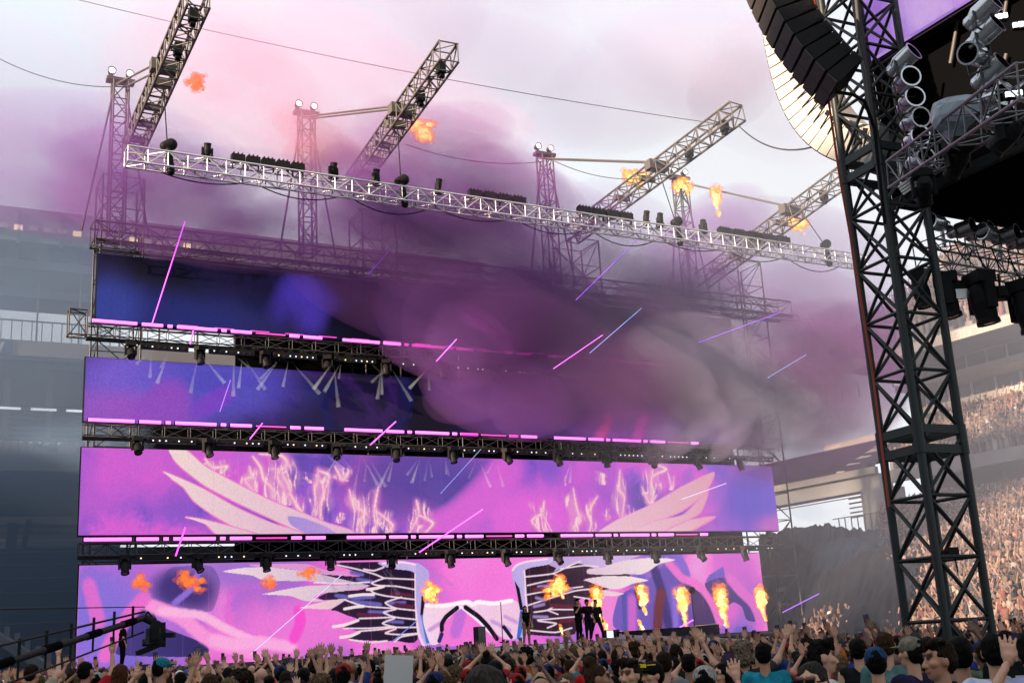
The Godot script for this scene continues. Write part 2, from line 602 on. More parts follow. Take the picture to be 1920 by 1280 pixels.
	spectators(stuff("middle_tier_crowd", "crowd on the shallow middle tier of the right-hand stand"), places, -R)
	places = []
	for k in 24:
		var t := 40.0
		while t < 63:
			t += r.randf_range(0.45, 0.7)
			if r.randf() < 0.75:
				places.append(rs(t, 75.4 + 32.6 * (k + 0.5) / 36, 23.4 + 20.6 * (k + 1) / 36.0))
	spectators(stuff("upper_tier_crowd", "hazy crowd high on the upper tier of the right-hand stand"), places, -R)
	# ---- the covered corner right of the stage
	var g := acc()
	var low := [Vector3(15.289, 0.825, -80.555), Vector3(15.228, 1.079, -70.366), Vector3(14.549, 1.382, -60.266), Vector3(14.888, 1.580, -54.502), Vector3(17.069, 1.705, -54.384)]
	var mid := [Vector3(17.096, 6.165, -86.218), Vector3(17.610, 5.992, -77.930), Vector3(17.524, 5.721, -69.730), Vector3(18.930, 5.576, -65.209), Vector3(21.311, 5.525, -63.417)]
	var top := [Vector3(19.169, 10.481, -93.675), Vector3(20.140, 10.022, -87.341), Vector3(21.789, 9.765, -82.821), Vector3(23.078, 8.786, -78.384), Vector3(26.928, 8.481, -75.044)]
	var fold := FastNoiseLite.new()
	fold.seed = 9
	fold.frequency = 0.16
	var nu := 90
	var nv := 44
	for j in nv + 1:
		for i in nu + 1:
			var fu := float(i) / nu * 4.0
			var k0 := mini(int(fu), 3)
			var pl: Vector3 = low[k0].lerp(low[k0 + 1], fu - k0)
			var pm: Vector3 = mid[k0].lerp(mid[k0 + 1], fu - k0)
			var pt: Vector3 = top[k0].lerp(top[k0 + 1], fu - k0)
			var fv := float(j) / nv
			var p: Vector3 = pl.lerp(pm, fv * 2) if fv < 0.5 else pm.lerp(pt, fv * 2 - 1)
			p.y += fold.get_noise_2d(p.x * 1.2 + p.y * 0.8, p.z) * 0.35 - absf(fold.get_noise_2d(i * 1.1 + 3.0 * sin(j * 0.12), j * 0.22)) * 0.5
			g.v.append(p)
			g.n.append(Vector3.ZERO)
	for j in nv:
		for i in nu:
			var k := j * (nu + 1) + i
			for f in [[k, k + nu + 1, k + nu + 2], [k, k + nu + 2, k + 1]]:
				g.i.append_array(PackedInt32Array(f))
				var nn: Vector3 = (g.v[f[2]] - g.v[f[0]]).cross(g.v[f[1]] - g.v[f[0]])
				for q in f:
					g.n[q] += nn
	for k in g.n.size():
		g.n[k] = g.n[k].normalized()
	var tp := put(self, "seat_cover", made(g), M.tarp)
	tag(tp, "dark grey tarpaulin spread over the empty seats right of the stage", "tarpaulin")
	var c := thing("stand_corner", "grey concrete corner of the stadium with a bright opening, right of the stage", "stand corner", rs(60, 72, 0))
	rbar(c, "gap_wall", 38, 60, 70.3, 71, 0, 9.2, M.grey_fascia)
	rbar(c, "opening_lintel", 56, 76, 71, 72.5, 12.5, 13.6, M.grey_fascia)
	rbar(c, "lintel_lip", 56, 76, 70.6, 71, 13.6, 14.1, M.concrete)
	rbar(c, "pier", 55, 57.6, 70.6, 72.5, 9.0, 12.5, M.grey_fascia)
	rbar(c, "opening_rail", 57.6, 76, 71, 71.08, 12.1, 12.18, M.dark_seat)
	for k in 5:
		rbar(c, "window_bar", 58.2, 60.0, 72, 72.1, 10.7 + k * 0.36, 10.82 + k * 0.36, M.dark_seat)
	for k in 8:
		rbar(c, "fence_post", 55.2 + k * 0.6, 55.26 + k * 0.6, 69.9, 69.96, 9.3, 10.6, M.dark_seat)
	rbar(c, "fence_rail", 55, 60, 69.9, 69.96, 10.55, 10.62, M.dark_seat)
	put(c, "covered_upper_seats", tier(57, 80, 72, 84, 14.1, 18.3, 6), M.tarp, Transform3D(Basis(), -c.position))
	rbar(c, "cream_wall", 60, 72, 83.9, 84.2, 18.3, 19.2, M.cream_fascia)
	beam(c, "aisle", rs(60.2, 72, 14.3), rs(62.3, 83, 18.6), 1.1, 0.3, M.cream_fascia)
	# ---- the end stand behind the stage
	var b := thing("end_stand", "grey end stand in blue smoke behind the left of the stage", "grandstand", st(10, 0, -26))
	sbar(b, "roof_fascia", -30, 33, 29.2, 31.5, -26, -24, M.grey_fascia)
	sbar(b, "roof_slab", -30, 33, 31.0, 31.4, -46, -26, M.grey_fascia)
	for k in 26:
		sbar(b, "roof_lamp", -12 + k * 0.9, -11.5 + k * 0.9, 29.9, 30.2, -23.9, -23.7, M.warm_lamp if k % 4 == 0 else M.cream_fascia)
	sbar(b, "upper_beam", -30, 33, 27.8, 28.5, -26, -25.2, M.grey_fascia)
	sbar(b, "middle_beam", -30, 33, 26.0, 26.6, -26.6, -25.8, M.grey_fascia)
	sbar(b, "lower_beam", -30, 33, 22.6, 23.2, -30, -29, M.grey_fascia)
	for k in 22:
		sbar(b, "mullion", -28 + k * 2.6, -27.9 + k * 2.6, 23, 29.2, -25.7, -25.5, M.grey_fascia)
	for k in 6:
		sbar(b, "hanging_box", -4.5 + k * 1.9, -3.4 + k * 1.9, 28.4, 29.2, -25.5, -24.9, M.dark_seat)
	sbar(b, "upper_front", -30, 33, 21.6, 22.6, -24.4, -24, M.cream_fascia)
	var logo := sbar(b, "team_board", -4.2, -0.9, 21.65, 22.55, -23.98, -23.92, mat("board_blue", Color(0.12, 0.15, 0.27), 0.6))
	logo.set_meta("label", "dark blue board with white lower-case letters")
	lettering(b, "team_lettering", "ny", st(-2.1, 22.1, -23.9), U, V, 0.95, M.white_wall)
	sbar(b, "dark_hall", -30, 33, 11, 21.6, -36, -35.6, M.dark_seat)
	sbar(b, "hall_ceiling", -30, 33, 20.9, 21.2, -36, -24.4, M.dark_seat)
	for k in 7:
		sbar(b, "tube_light", -8 + k * 2.1, -6.5 + k * 2.1, 18.15, 18.27, -24.3, -24.1, M.tube_light)
	sbar(b, "middle_deck", -30, 33, 14.4, 15.3, -25, -23.6, M.grey_fascia)
	sbar(b, "deck_floor", -30, 33, 14.2, 14.4, -36, -23.6, M.concrete)
	for k in 12:
		sbar(b, "small_lamp", -4 + k * 0.55, -3.92 + k * 0.55, 16.0, 16.08, -24, -23.9, M.warm_lamp)
	var gb := acc()
	quad(gb, st(-3.2, 15.3, -23.7), st(-2.2, 16.0, -23.7), st(-0.2, 16.0, -23.7), st(2.2, 15.3, -23.7))
	put(b, "camera_shelter", made(gb), M.cream_fascia, Transform3D(Basis(), -b.position))
	sbar(b, "red_box", 2.1, 3.1, 15.3, 15.9, -24, -23.4, mat("dull_red", Color(0.25, 0.05, 0.06), 0.7))
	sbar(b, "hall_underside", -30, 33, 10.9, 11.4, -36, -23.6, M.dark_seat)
	for k in 4:
		sbar(b, "louvre", -30, 6, 9.55 + k * 0.42, 9.68 + k * 0.42, -24.2, -24.0, M.dark_seat if k != 1 else M.grey_fascia)
	for k in 3:
		var s := -2.6 + k * 2.8 - (0.6 if k == 0 else 0.0)
		beam(b, "strut", st(s, 8.8, -23.5), st(s + (-1.6 if k < 2 else 2.0) * (1 if k != 1 else -0.2), 11.2, -23.5), 0.3, 0.3, M.black_steel)
	sbar(b, "post", -0.7, -0.1, 8.0, 11.0, -23.8, -23.3, M.black_steel)
	var gc := acc()
	quad(gc, st(-40, 1.5, -9), st(-40, 9.5, -23.6), st(33, 9.5, -23.6), st(33, 1.5, -9))
	put(b, "covered_lower_seats", made(gc), M.tarp, Transform3D(Basis(), -b.position))
	for k in 14:
		beam(b, "aisle_rail", st(-5.2 + k * 0.42, 7.0 - k * 0.36, -18.2 + k * 0.66), st(-5.2 + k * 0.42, 7.75 - k * 0.36, -18.2 + k * 0.66), 0.06, 0.25, M.grey_fascia)
	beam(b, "aisle_wall", st(-5.6, 7.2, -18.6), st(0.6, 2.0, -9.0), 0.25, 0.5, M.concrete)
	for k in 40:
		sbar(b, "rail_post", -12 + k * 0.45, -11.95 + k * 0.45, 15.3, 16.1, -23.75, -23.7, M.dark_seat)
		sbar(b, "seat_back", -12 + k * 0.45, -11.65 + k * 0.45, 16.4 + 0.3 * (k % 2), 16.75 + 0.3 * (k % 2), -27 - (k % 2), -26.9 - (k % 2), M.cream_fascia)
	sbar(b, "hand_rail", -30, 8, 16.1, 16.17, -23.75, -23.7, M.dark_seat)
	for k in 9:
		sbar(b, "hall_column", -14 + k * 2.6, -13.6 + k * 2.6, 15.3, 21.0, -27.5, -27.1, M.grey_fascia)
		sbar(b, "roof_rib", -14 + k * 2.6, -13.8 + k * 2.6, 28.9, 31.2, -23.98, -23.7, M.dark_seat)
	for k in 7:
		sbar(b, "seat_row", -30, 8, 17.0 + k * 0.55, 17.16 + k * 0.55, -28.5 - k, -28.1 - k, M.grey_fascia)
	sbar(b, "gallery_rail", -30, 33, 23.9, 23.98, -24.3, -24.2, M.dark_seat)
	for k in 40:
		sbar(b, "gallery_post", -16 + k * 0.6, -15.95 + k * 0.6, 22.6, 23.95, -24.3, -24.2, M.dark_seat)
	for k in 9:
		sbar(b, "tarp_seam", -30, 4, 9.2 - k * 0.9, 9.26 - k * 0.9, -23.0 + k * 1.66, -22.9 + k * 1.66, M.dark_seat)
	var bd := thing("added_backdrop", "added black cloth behind the screens, closing gaps to the sky", "backdrop", st(23, 2, -2.8))  # added backing that keeps bright sky out of the gaps between screens
	for k in 10:
		sbar(bd, "cloth_drop", 7.5 + k * 3.1, 10.56 + k * 3.1, 2.0, 19.9, -2.9 - 0.05 * (k % 2), -2.8 - 0.05 * (k % 2), M.drape)
	# ---- the left-hand stand, which keeps the evening sun off the field
	var l := thing("left_stand", "tall left-hand stadium stand that shades the field", "grandstand", rs(0, -95, 0))
	rbar(l, "lower_tier", -120, 60, -76, -50, 0, 9, M.concrete)
	rbar(l, "middle_tier", -120, 60, -90, -72, 9, 22, M.concrete)
	rbar(l, "upper_tier", -120, 60, -112, -92, 22, 46, M.concrete)

# ---------------------------------------------------------------- stage
func stage():
	var o := thing("stage_deck", "black stage platform with a pale edge in front of the lowest screen", "stage", st(18, 0, 5))
	sbar(o, "deck", -2, 40, 1.75, 2.05, -1.5, 6.0, M.black_plastic)
	sbar(o, "skirt", -2, 40, 0, 1.72, 5.6, 5.9, M.drape)
	sbar(o, "edge_trim", -2, 40, 1.9, 2.02, 6.0, 6.05, M.grey_steel)
	sbar(o, "thrust_deck", 14, 22, 1.75, 2.06, 6.05, 9.5, M.black_plastic)
	sbar(o, "thrust_trim", 14, 22, 1.85, 2.03, 9.5, 9.56, M.aluminium)
	var rp := thing("ramp", "long grey ramp with two pale rails leading down from the stage", "ramp", Vector3(4.426, 2.089, -51.811))
	beam(rp, "deck", Vector3(3.968, 2.157, -51.848), Vector3(7.944, 1.711, -43.277), 2.0, 0.4, mat("ramp_grey", Color(0.25, 0.22, 0.22), 0.7))
	beam(rp, "rail", Vector3(4.016, 2.397, -51.341), Vector3(7.949, 1.911, -42.666), 0.1, 0.1, M.aluminium)
	beam(rp, "rail", Vector3(4.176, 2.462, -53.334), Vector3(9.521, 2.769, -59.233), 0.1, 0.12, M.aluminium)
	beam(rp, "skirt", Vector3(4.168, 2.254, -53.437), Vector3(9.505, 2.434, -59.341), 0.3, 0.7, M.drape)
	# the back wall of scaffolding: towers, decks and the roof beam
	var towers := [[-0.35, "left end of the stage"], [12.6, "left middle of the stage"], [25.4, "right middle of the stage"], [37.6, "right end of the stage"]]
	for k in 4:
		var s: float = towers[k][0] + 1.9
		var t := thing("scaffold_tower", "grey lattice scaffold tower behind the screens at the " + towers[k][1], "scaffold tower", st(s, 0, -1.6), "scaffold towers behind the screens")
		truss(t, st(s, 1.9, -1.6), st(s, 24.6, -1.6), 1.9, 1.9, 1.6, 0.05, 0.028, M.grey_steel, N)
	var rb := thing("roof_beam", "dark double roof truss running along the top of the highest screen", "truss", st(19, 21.4, -0.6))
	truss(rb, st(0.2, 21.5, -0.6), st(42, 21.5, -0.6), 1.2, 0.95, 1.1, 0.05, 0.025, M.grey_steel)
	for k in 2:
		truss(rb, st(0.2, 20.7 - 0.0 * k, 0.3 + k * 0.0), st(42, 20.7, 0.3), 0.5, 0.4, 1.1, 0.03, 0.018, M.grey_steel, Vector3.UP, 2) if k == 0 else null
	var bx := thing("balcony_frame", "small steel frame jutting out left of the highest light bars", "steel frame", st(-0.5, 17, 0))
	truss(bx, st(-0.75, 17.0, 0), st(0.0, 17.0, 0), 0.6, 1.15, 0.75, 0.035, 0.03, M.grey_steel)
	# outrigger booms with their back masts and tie rods
	var boom_at := [[1.72, 25.6, 1.58, 26.09], [12.9, 25.7, 11.9, 26.0], [26.0, 24.4, 27.2, 26.1], [35.0, 22.6, 36.0, 25.3]]
	var mast_at := [1.3, 10.7, 25.2, 35.0]
	var names := ["leftmost", "second from the left", "third from the left", "rightmost, half behind the delay tower"]
	for k in 4:
		var a := st(boom_at[k][0], boom_at[k][1], 0)
		var b := st(boom_at[k][2], boom_at[k][3], 13.6)
		var bo := thing("roof_boom", "dark steel lattice boom jutting out over the stage, " + names[k], "lattice boom", a, "lattice booms over the stage")
		truss(bo, a, b, 0.8, 0.86, 0.8, 0.06, 0.03, M.boom_steel)
		var half := a.lerp(b, 0.56)
		for q in [0.1, 0.22, 0.34, 0.5]:
			var p := a.lerp(b, q)
			slab(bo, "gusset_plate", p, Vector3(0.9, 0.25, 0.25), M.boom_steel, stage_axes())
		slab(bo, "hinge_plate", half + V * 0.3, Vector3(1.2, 0.5, 0.5), M.boom_steel, stage_axes())
		for q in [0.74, 0.93]:
			var p: Vector3 = a.lerp(b, q)
			slab(bo, "pulley_block", p - V * 0.25, Vector3(0.3, 0.5, 0.35), M.black_steel, stage_axes())
			rod(bo, "pulley", p + U * -0.1 - V * 0.6, p + U * 0.1 - V * 0.6, 0.14, M.black_steel)
		var ms: float = mast_at[k]
		var top := st(ms, 29.6, -1)
		var mo := thing("roof_mast", "pale lattice mast standing behind the boom %s, two floodlights on top" % names[k].split(",")[0], "mast", st(ms, 22, -1), "masts behind the booms")
		truss(mo, st(ms, 21.8, -1), top, 0.7, 0.7, 1.0, 0.05, 0.03, M.grey_steel, N)
		for s in [-1, 1]:
			rod(mo, "splayed_leg", top - V * 0.4 + U * s * 0.3, st(ms + s * 1.5, 21.8, -1), 0.05, M.grey_steel)
		slab(mo, "head_plate", top + V * 0.1, Vector3(1.3, 0.18, 0.5), M.grey_steel, stage_axes())
		for s in [-1, 1]:
			var fl := thing("floodlight", "%s round white floodlight on top of the mast %s" % ["left" if s < 0 else "right", names[k].split(",")[0]], "floodlight", top + U * s * 0.42 + V * 0.55, "floodlights on the masts")
			put(fl, "housing", lathe([Vector2(0.0, -0.22), Vector2(0.15, -0.2), Vector2(0.2, 0.12), Vector2(0.2, 0.16), Vector2(0.18, 0.16), Vector2(0.15, 0.0)], 14), M.grey_steel, Transform3D(Basis(U, N, U.cross(N)), Vector3.ZERO))
			put(fl, "lamp_glass", lathe([Vector2(0.0, 0.1), Vector2(0.15, 0.1), Vector2(0.15, 0.12), Vector2(0.0, 0.14)], 14), M.white_lamp, Transform3D(Basis(U, N, U.cross(N)), Vector3.ZERO))
			slab(fl, "bracket", fl.position - V * 0.32, Vector3(0.1, 0.3, 0.1), M.grey_steel, stage_axes())
		for s in [-1, 1]:
			var tr := rod(self, numbered("tie_rod"), top - V * 0.15 + U * s * 0.25, half + V * 0.5 + U * s * 0.25, 0.05, M.boom_steel)
			tag(tr, "%s steel tie rod from mast top down to the boom %s" % ["left" if s < 0 else "right", names[k].split(",")[0]], "tie rod", "tie rods between masts and booms")
	# thin steel wires across the sky
	var wires := [[Vector3(-23.010, 37.760, -55.539), Vector3(12.054, 29.745, -58.612), "from the top left corner down to the third boom"], [Vector3(-24.117, 30.801, -49.266), Vector3(-18.157, 29.346, -50.170), "from the left edge to the first mast"], [Vector3(-4.940, 27.381, -54.095), Vector3(2.267, 27.138, -56.585), "between the second boom and the third mast"], [Vector3(2.778, 27.106, -56.577), Vector3(7.970, 25.153, -54.734), "sagging from the third mast towards the third boom"], [Vector3(7.998, 18.637, -35.439), Vector3(6.562, 11.416, -21.033), "from the third boom's tip to the delay tower"]]
	for w in wires:
		var ca := put(self, "steel_wire", tube(sag(w[0], w[1], 0.5), 0.022), M.grey_steel)
		tag(ca, "thin dark wire " + w[2], "wire", "wires across the sky")

# ---------------------------------------------------------------- LED screens
class Canvas:
	var w: int
	var h: int
	var px := PackedColorArray()
	func _init(ww: int, hh: int):
		w = ww
		h = hh
		px.resize(w * h)
	# domain-warped two-colour field
	func wash(seed_: int, scale: float, stops: Array, stretch := 1.0) -> void:
		var a := FastNoiseLite.new()
		a.seed = seed_
		a.frequency = scale
		a.fractal_octaves = 3
		a.domain_warp_enabled = true
		a.domain_warp_amplitude = 60.0
		a.domain_warp_frequency = 0.012
		for y in h:
			for x in w:
				var n := clampf(a.get_noise_2d(x, y * stretch) * 1.1 + 0.5, 0.0, 0.999) * (stops.size() - 1)
				var k := int(n)
				px[y * w + x] = stops[k].lerp(stops[k + 1], smoothstep(0.0, 1.0, n - k))
	# a broad soft patch of colour
	func patch(cx: float, cy: float, rx: float, ry: float, c: Color, a := 1.0) -> void:
		for y in range(maxi(0, int(cy - ry)), mini(h, int(cy + ry) + 1)):
			for x in range(maxi(0, int(cx - rx)), mini(w, int(cx + rx) + 1)):
				var d := sqrt(pow((x - cx) / rx, 2) + pow((y - cy) / ry, 2))
				if d < 1.0:
					var q := y * w + x
					px[q] = px[q].lerp(c, a * smoothstep(1.0, 0.25, d))
	# points of a curve through the given ones
	func curve(p: Array, closed: bool) -> Array:
		var n := p.size() / 2
		if n < 3:
			return p
		var out := []
		for k in (n if closed else n - 1):
			var q := []
			for d in [-1, 0, 1, 2]:
				var i: int = posmod(k + d, n) if closed else clampi(k + d, 0, n - 1)
				q.append(Vector2(p[i * 2], p[i * 2 + 1]))
			for s in 5:
				var v: Vector2 = q[1].cubic_interpolate(q[2], q[0].lerp(q[1], 0.4), q[3].lerp(q[2], 0.4), s / 5.0)
				out.append(v.x)
				out.append(v.y)
		if not closed:
			out.append(p[n * 2 - 2])
			out.append(p[n * 2 - 1])
		return out
	# a tongue that swells and tapers along its curve
	func tongue(p: Array, wide: float, c: Color, soft: float, a: float) -> void:
		var q := curve(p, false)
		var n := q.size() / 2
		for k in n - 1:
			var f := float(k) / maxf(n - 2, 1)
			line([q[k * 2], q[k * 2 + 1], q[k * 2 + 2], q[k * 2 + 3]], wide * (0.25 + 0.95 * sin(PI * pow(1.0 - f, 1.5))), c, soft, a)
	# a wispy flame figure: ridged noise inside a swaying, tapering outline
	func blaze(cx: float, base: float, high: float, wide: float, seed_: int, outer: Color, inner: Color) -> void:
		var nz := FastNoiseLite.new()
		nz.seed = seed_
		nz.frequency = 0.03
		nz.fractal_octaves = 2
		nz.domain_warp_enabled = true
		nz.domain_warp_amplitude = 14.0
		nz.domain_warp_frequency = 0.04
		for y in range(maxi(0, int(base - high)), mini(h, int(base) + 1)):
			var t := (base - y) / high
			var mid := cx + wide * (0.22 * sin(t * 4.5 + seed_) * t + 0.1 * sin(t * 11.0 + seed_ * 2.0))
			var half := wide * 0.5 * (0.35 + 0.75 * sin(PI * clampf(t * 0.85 + 0.12, 0, 1)))
			for x in range(maxi(0, int(mid - half)), mini(w, int(mid + half) + 1)):
				var d := absf(x - mid) / half
				var n1 := nz.get_noise_2d(x * 1.7, y * 0.32 + 40.0)
				var ridge := 1.0 - absf(n1) * 2.6
				var env := smoothstep(1.0, 0.3, d) * smoothstep(1.0, 0.72, t)
				var v := env * smoothstep(0.5, 0.92, ridge)
				var q := y * w + x
				px[q] = px[q].lerp(outer, clampf(env * (0.28 + n1 * 0.5), 0, 0.5))
				px[q] = px[q].lerp(outer, clampf(v * 1.1, 0, 0.85))
				px[q] = px[q].lerp(inner, clampf((v - 0.5) * 1.6, 0, 0.8))
	func poly(pp: Array, c: Color, c2 = null, a := 1.0) -> void:
		var p := curve(pp, true) if pp.size() > 10 else pp
		var n := p.size() / 2
		var x0 := 1e9
		var x1 := -1e9
		var y0 := 1e9
		var y1 := -1e9
		for k in n:
			x0 = minf(x0, p[k * 2])
			x1 = maxf(x1, p[k * 2])
			y0 = minf(y0, p[k * 2 + 1])
			y1 = maxf(y1, p[k * 2 + 1])
		for y in range(maxi(0, int(y0)), mini(h, int(y1) + 1)):
			var cr := []
			for k in n:
				var ya: float = p[k * 2 + 1]
				var yb: float = p[(k + 1) % n * 2 + 1]
				if (ya <= y + 0.5) != (yb <= y + 0.5):
					cr.append(p[k * 2] + (p[(k + 1) % n * 2] - p[k * 2]) * (y + 0.5 - ya) / (yb - ya))
			cr.sort()
			for k in cr.size() / 2:
				for x in range(maxi(0, int(cr[k * 2])), mini(w, int(cr[k * 2 + 1]) + 1)):
					var cov := clampf(x + 1 - cr[k * 2], 0, 1) * clampf(cr[k * 2 + 1] - x, 0, 1)
					var cc: Color = c if c2 == null else c.lerp(c2, clampf((x - x0) / maxf(x1 - x0, 1), 0, 1))
					px[y * w + x] = px[y * w + x].lerp(cc, cov * a)
	func line(pp: Array, wide: float, c: Color, soft := 1.2, a := 1.0) -> void:
		var p := curve(pp, false)
		for k in p.size() / 2 - 1:
			var pa := Vector2(p[k * 2], p[k * 2 + 1])
			var pb := Vector2(p[k * 2 + 2], p[k * 2 + 3])
			var m := wide / 2 + soft
			var ab := pb - pa
			var ll := maxf(ab.length_squared(), 0.01)
			for y in range(maxi(0, int(minf(pa.y, pb.y) - m)), mini(h, int(maxf(pa.y, pb.y) + m) + 2)):
				for x in range(maxi(0, int(minf(pa.x, pb.x) - m)), mini(w, int(maxf(pa.x, pb.x) + m) + 2)):
					var q := Vector2(x, y) - pa
					var t := clampf(q.dot(ab) / ll, 0, 1)
					var d := (q - ab * t).length()
					var cov := clampf((wide / 2 + soft - d) / soft, 0, 1) * a
					if cov > 0.0:
						px[y * w + x] = px[y * w + x].lerp(c, cov)
	func texture(seed_: int, speckle: float) -> ImageTexture:
		var r := RandomNumberGenerator.new()
		r.seed = seed_
		var d := PackedByteArray()
		d.resize(w * h * 3)
		for q in w * h:
			var n := 1.0 + (r.randf() - 0.5) * speckle
			var c := px[q]
			d[q * 3] = int(clampf(c.r * n, 0, 1) * 255)
			d[q * 3 + 1] = int(clampf(c.g * n, 0, 1) * 255)
			d[q * 3 + 2] = int(clampf(c.b * n, 0, 1) * 255)
		return ImageTexture.create_from_image(Image.create_from_data(w, h, false, Image.FORMAT_RGB8, d))

func rgb(r: int, g: int, b: int) -> Color:
	return Color(r / 255.0, g / 255.0, b / 255.0)

func screen_material(called: String, tex: Texture2D, energy: float) -> StandardMaterial3D:
	var m := mat(called, Color(0.008, 0.008, 0.01), 0.9)
	m.metallic_specular = 0.1
	m.emission_enabled = true
	m.emission = Color.WHITE
	m.emission_operator = BaseMaterial3D.EMISSION_OP_MULTIPLY
	m.emission_texture = tex
	m.emission_energy_multiplier = energy * SCREEN
	return m

# a wall of tall LED panels with hairline gaps, on a black frame
func led_wall(label: String, s0: float, s1: float, h0: float, h1: float, d: float, columns: int, m: StandardMaterial3D) -> Node3D:
	var o := thing("led_screen", label, "LED screen", st((s0 + s1) / 2, h0, d), "LED screens of the stage")
	sbar(o, "frame", s0 - 0.03, s1 + 0.03, h0 - 0.05, h1 + 0.05, d - 0.3, d - 0.12, M.black_plastic)
	for k in columns:
		var g := acc()
		var ua := float(k) / columns
		var ub := float(k + 1) / columns
		var a := lerpf(s0, s1, ua) + 0.002
		var b := lerpf(s0, s1, ub) - 0.002
		var p := [st(a, h0, d), st(b, h0, d), st(b, h1, d), st(a, h1, d)]
		quad(g, p[3], p[2], p[1], p[0], Vector2(ua, 0), Vector2(ub, 0), Vector2(ub, 1), Vector2(ua, 1))
		for e in 4:
			var f := (e + 1) % 4
			var uu := Vector2(ua, 0.999)
			quad(g, p[e], p[f], p[f] - N * 0.1, p[e] - N * 0.1, uu, uu, uu, uu)
		put(o, "panel", made(g), m, Transform3D(Basis(), -o.position))
	return o

func screens():
	var pale := rgb(238, 214, 226)
	var dark := rgb(34, 20, 44)
	var lav := rgb(186, 168, 226)
	# ---- lowest screen: two folded wings over pink cloth
	var c := Canvas.new(1333, 157)
	c.wash(3, 0.0035, [rgb(112, 92, 196), rgb(168, 104, 206), rgb(226, 104, 208), rgb(244, 128, 214), rgb(236, 150, 222)])
	c.patch(100, 60, 160, 130, rgb(146, 112, 212), 0.6)
	c.patch(730, 60, 260, 130, rgb(245, 122, 218), 0.85)
	c.patch(330, 110, 170, 80, rgb(240, 122, 214), 0.9)
	c.patch(20, 80, 120, 130, rgb(136, 112, 216), 0.9)
	c.patch(250, 10, 150, 50, rgb(150, 112, 206), 0.8)
	c.patch(1270, 40, 90, 90, rgb(206, 100, 206), 0.7)
	c.patch(730, 140, 120, 60, rgb(232, 110, 214), 0.8)
	var blob = [126.4, 16.9, 141.5, 4.7, 198.4, 4.3, 214.6, 31.3, 202.0, 74.9, 164.5, 71.6, 145.8, 60.5, 130.3, 53.6]
	c.patch(140, 38, 50, 44, rgb(66, 52, 120), 0.95)
	c.patch(178, 44, 40, 40, rgb(60, 48, 112), 0.85)
	c.poly(blob, rgb(66, 52, 120), rgb(60, 48, 112), 0.35)
	c.poly([59.0, 134.3, 62.6, 108.0, 94.0, 54.0, 109.1, 65.2, 118.8, 95.8, 131.0, 99.4, 193.0, 126.4, 187.2, 144.4], rgb(74, 60, 130), rgb(52, 44, 100))
	c.line([142.6, 60.1, 170.3, 36.4, 182.2, 2.5], 5, rgb(140, 110, 210), 4)
	c.line([103.0, 61.9, 152.3, 82.1, 199.4, 120.6, 272.9, 142.9], 12, rgb(248, 150, 216), 7)
	c.line([121.3, 71.6, 183.2, 80.3, 224.6, 103.3, 276.1, 127.4], 6, rgb(250, 180, 222), 6)
	c.line([40.3, 136.1, 51.1, 110.5, 76.3, 73.1, 96.8, 49.7], 10, rgb(232, 110, 206), 8)
	c.line([13.3, 26.3, 23.4, 62.3, 29.9, 86.0], 8, rgb(220, 110, 206), 9)
	c.line([204.5, 119.2, 239.8, 127.8, 279.4, 126.4, 331.2, 137.5], 8, rgb(250, 170, 222), 8)
	c.line([343.1, 78.1, 346.3, 97.9, 334.8, 123.8], 8, rgb(246, 80, 206), 7)
	# left wing
	c.poly([263.2, 2.9, 355.3, 4.0, 389.9, 14.4, 439.2, 21.2, 409.3, 27.7, 332.3, 12.2, 276.1, 7.9], rgb(222, 150, 206))
	c.poly([400.0, 4.3, 486.0, 2.9, 496.1, 11.9, 556.2, 24.1, 554.8, 136.4, 514.4, 136.4, 462.2, 133.2, 428.8, 128.5, 448.6, 117.7, 437.0, 114.5, 421.2, 110.5, 447.1, 98.3, 427.7, 90.4, 410.0, 82.8, 400.3, 80.3, 424.1, 64.8, 389.2, 64.4, 377.6, 59.8, 398.9, 51.5, 454.3, 49.3, 468.7, 42.1, 428.8, 39.6, 370.1, 34.6, 370.4, 21.6, 438.8, 26.6, 459.0, 25.2, 429.5, 13.3], rgb(54, 34, 66), dark)
	c.poly([217.8, 13.3, 248.8, 8.6, 290.9, 8.3, 343.4, 14.4, 382.0, 21.6, 428.8, 32.8, 472.7, 43.2, 409.0, 37.1, 360.7, 32.4, 313.2, 31.0, 281.5, 28.1, 266.8, 21.2, 239.4, 17.3], rgb(240, 216, 222), rgb(196, 170, 200))
	c.poly([283.3, 51.5, 313.2, 46.1, 360.4, 40.0, 418.7, 41.0, 468.7, 42.1, 454.3, 47.5, 408.6, 51.8, 385.2, 52.9, 369.7, 59.8, 389.2, 65.9, 354.6, 64.4, 331.9, 56.2, 305.6, 53.3], rgb(238, 214, 216), rgb(206, 176, 206))
	c.poly([344.9, 75.6, 369.7, 70.2, 398.9, 64.8, 428.4, 63.0, 408.2, 75.6, 392.8, 79.6, 365.8, 77.4], rgb(240, 206, 208), rgb(226, 190, 204))
	for p in [[408.6, 56.9, 444.2, 61.9, 476.3, 60.8], [438.1, 68.0, 468.0, 71.6, 488.2, 74.5], [467.6, 85.7, 499.7, 88.2], [448.9, 31.0, 473.0, 35.3], [499.3, 102.6, 527.8, 105.5], [500.4, 72.7, 533.2, 72.4], [437.0, 19.4, 457.2, 23.4]]:
		c.line(p, 3, rgb(104, 96, 176), 3)
	for p in [[509.0, 56.5, 544.3, 60.8], [447.5, 89.6, 487.4, 92.9], [516.6, 75.2, 545.4, 79.9], [486.7, 116.6, 515.2, 118.8]]:
		c.line(p, 3, rgb(98, 32, 62), 3)
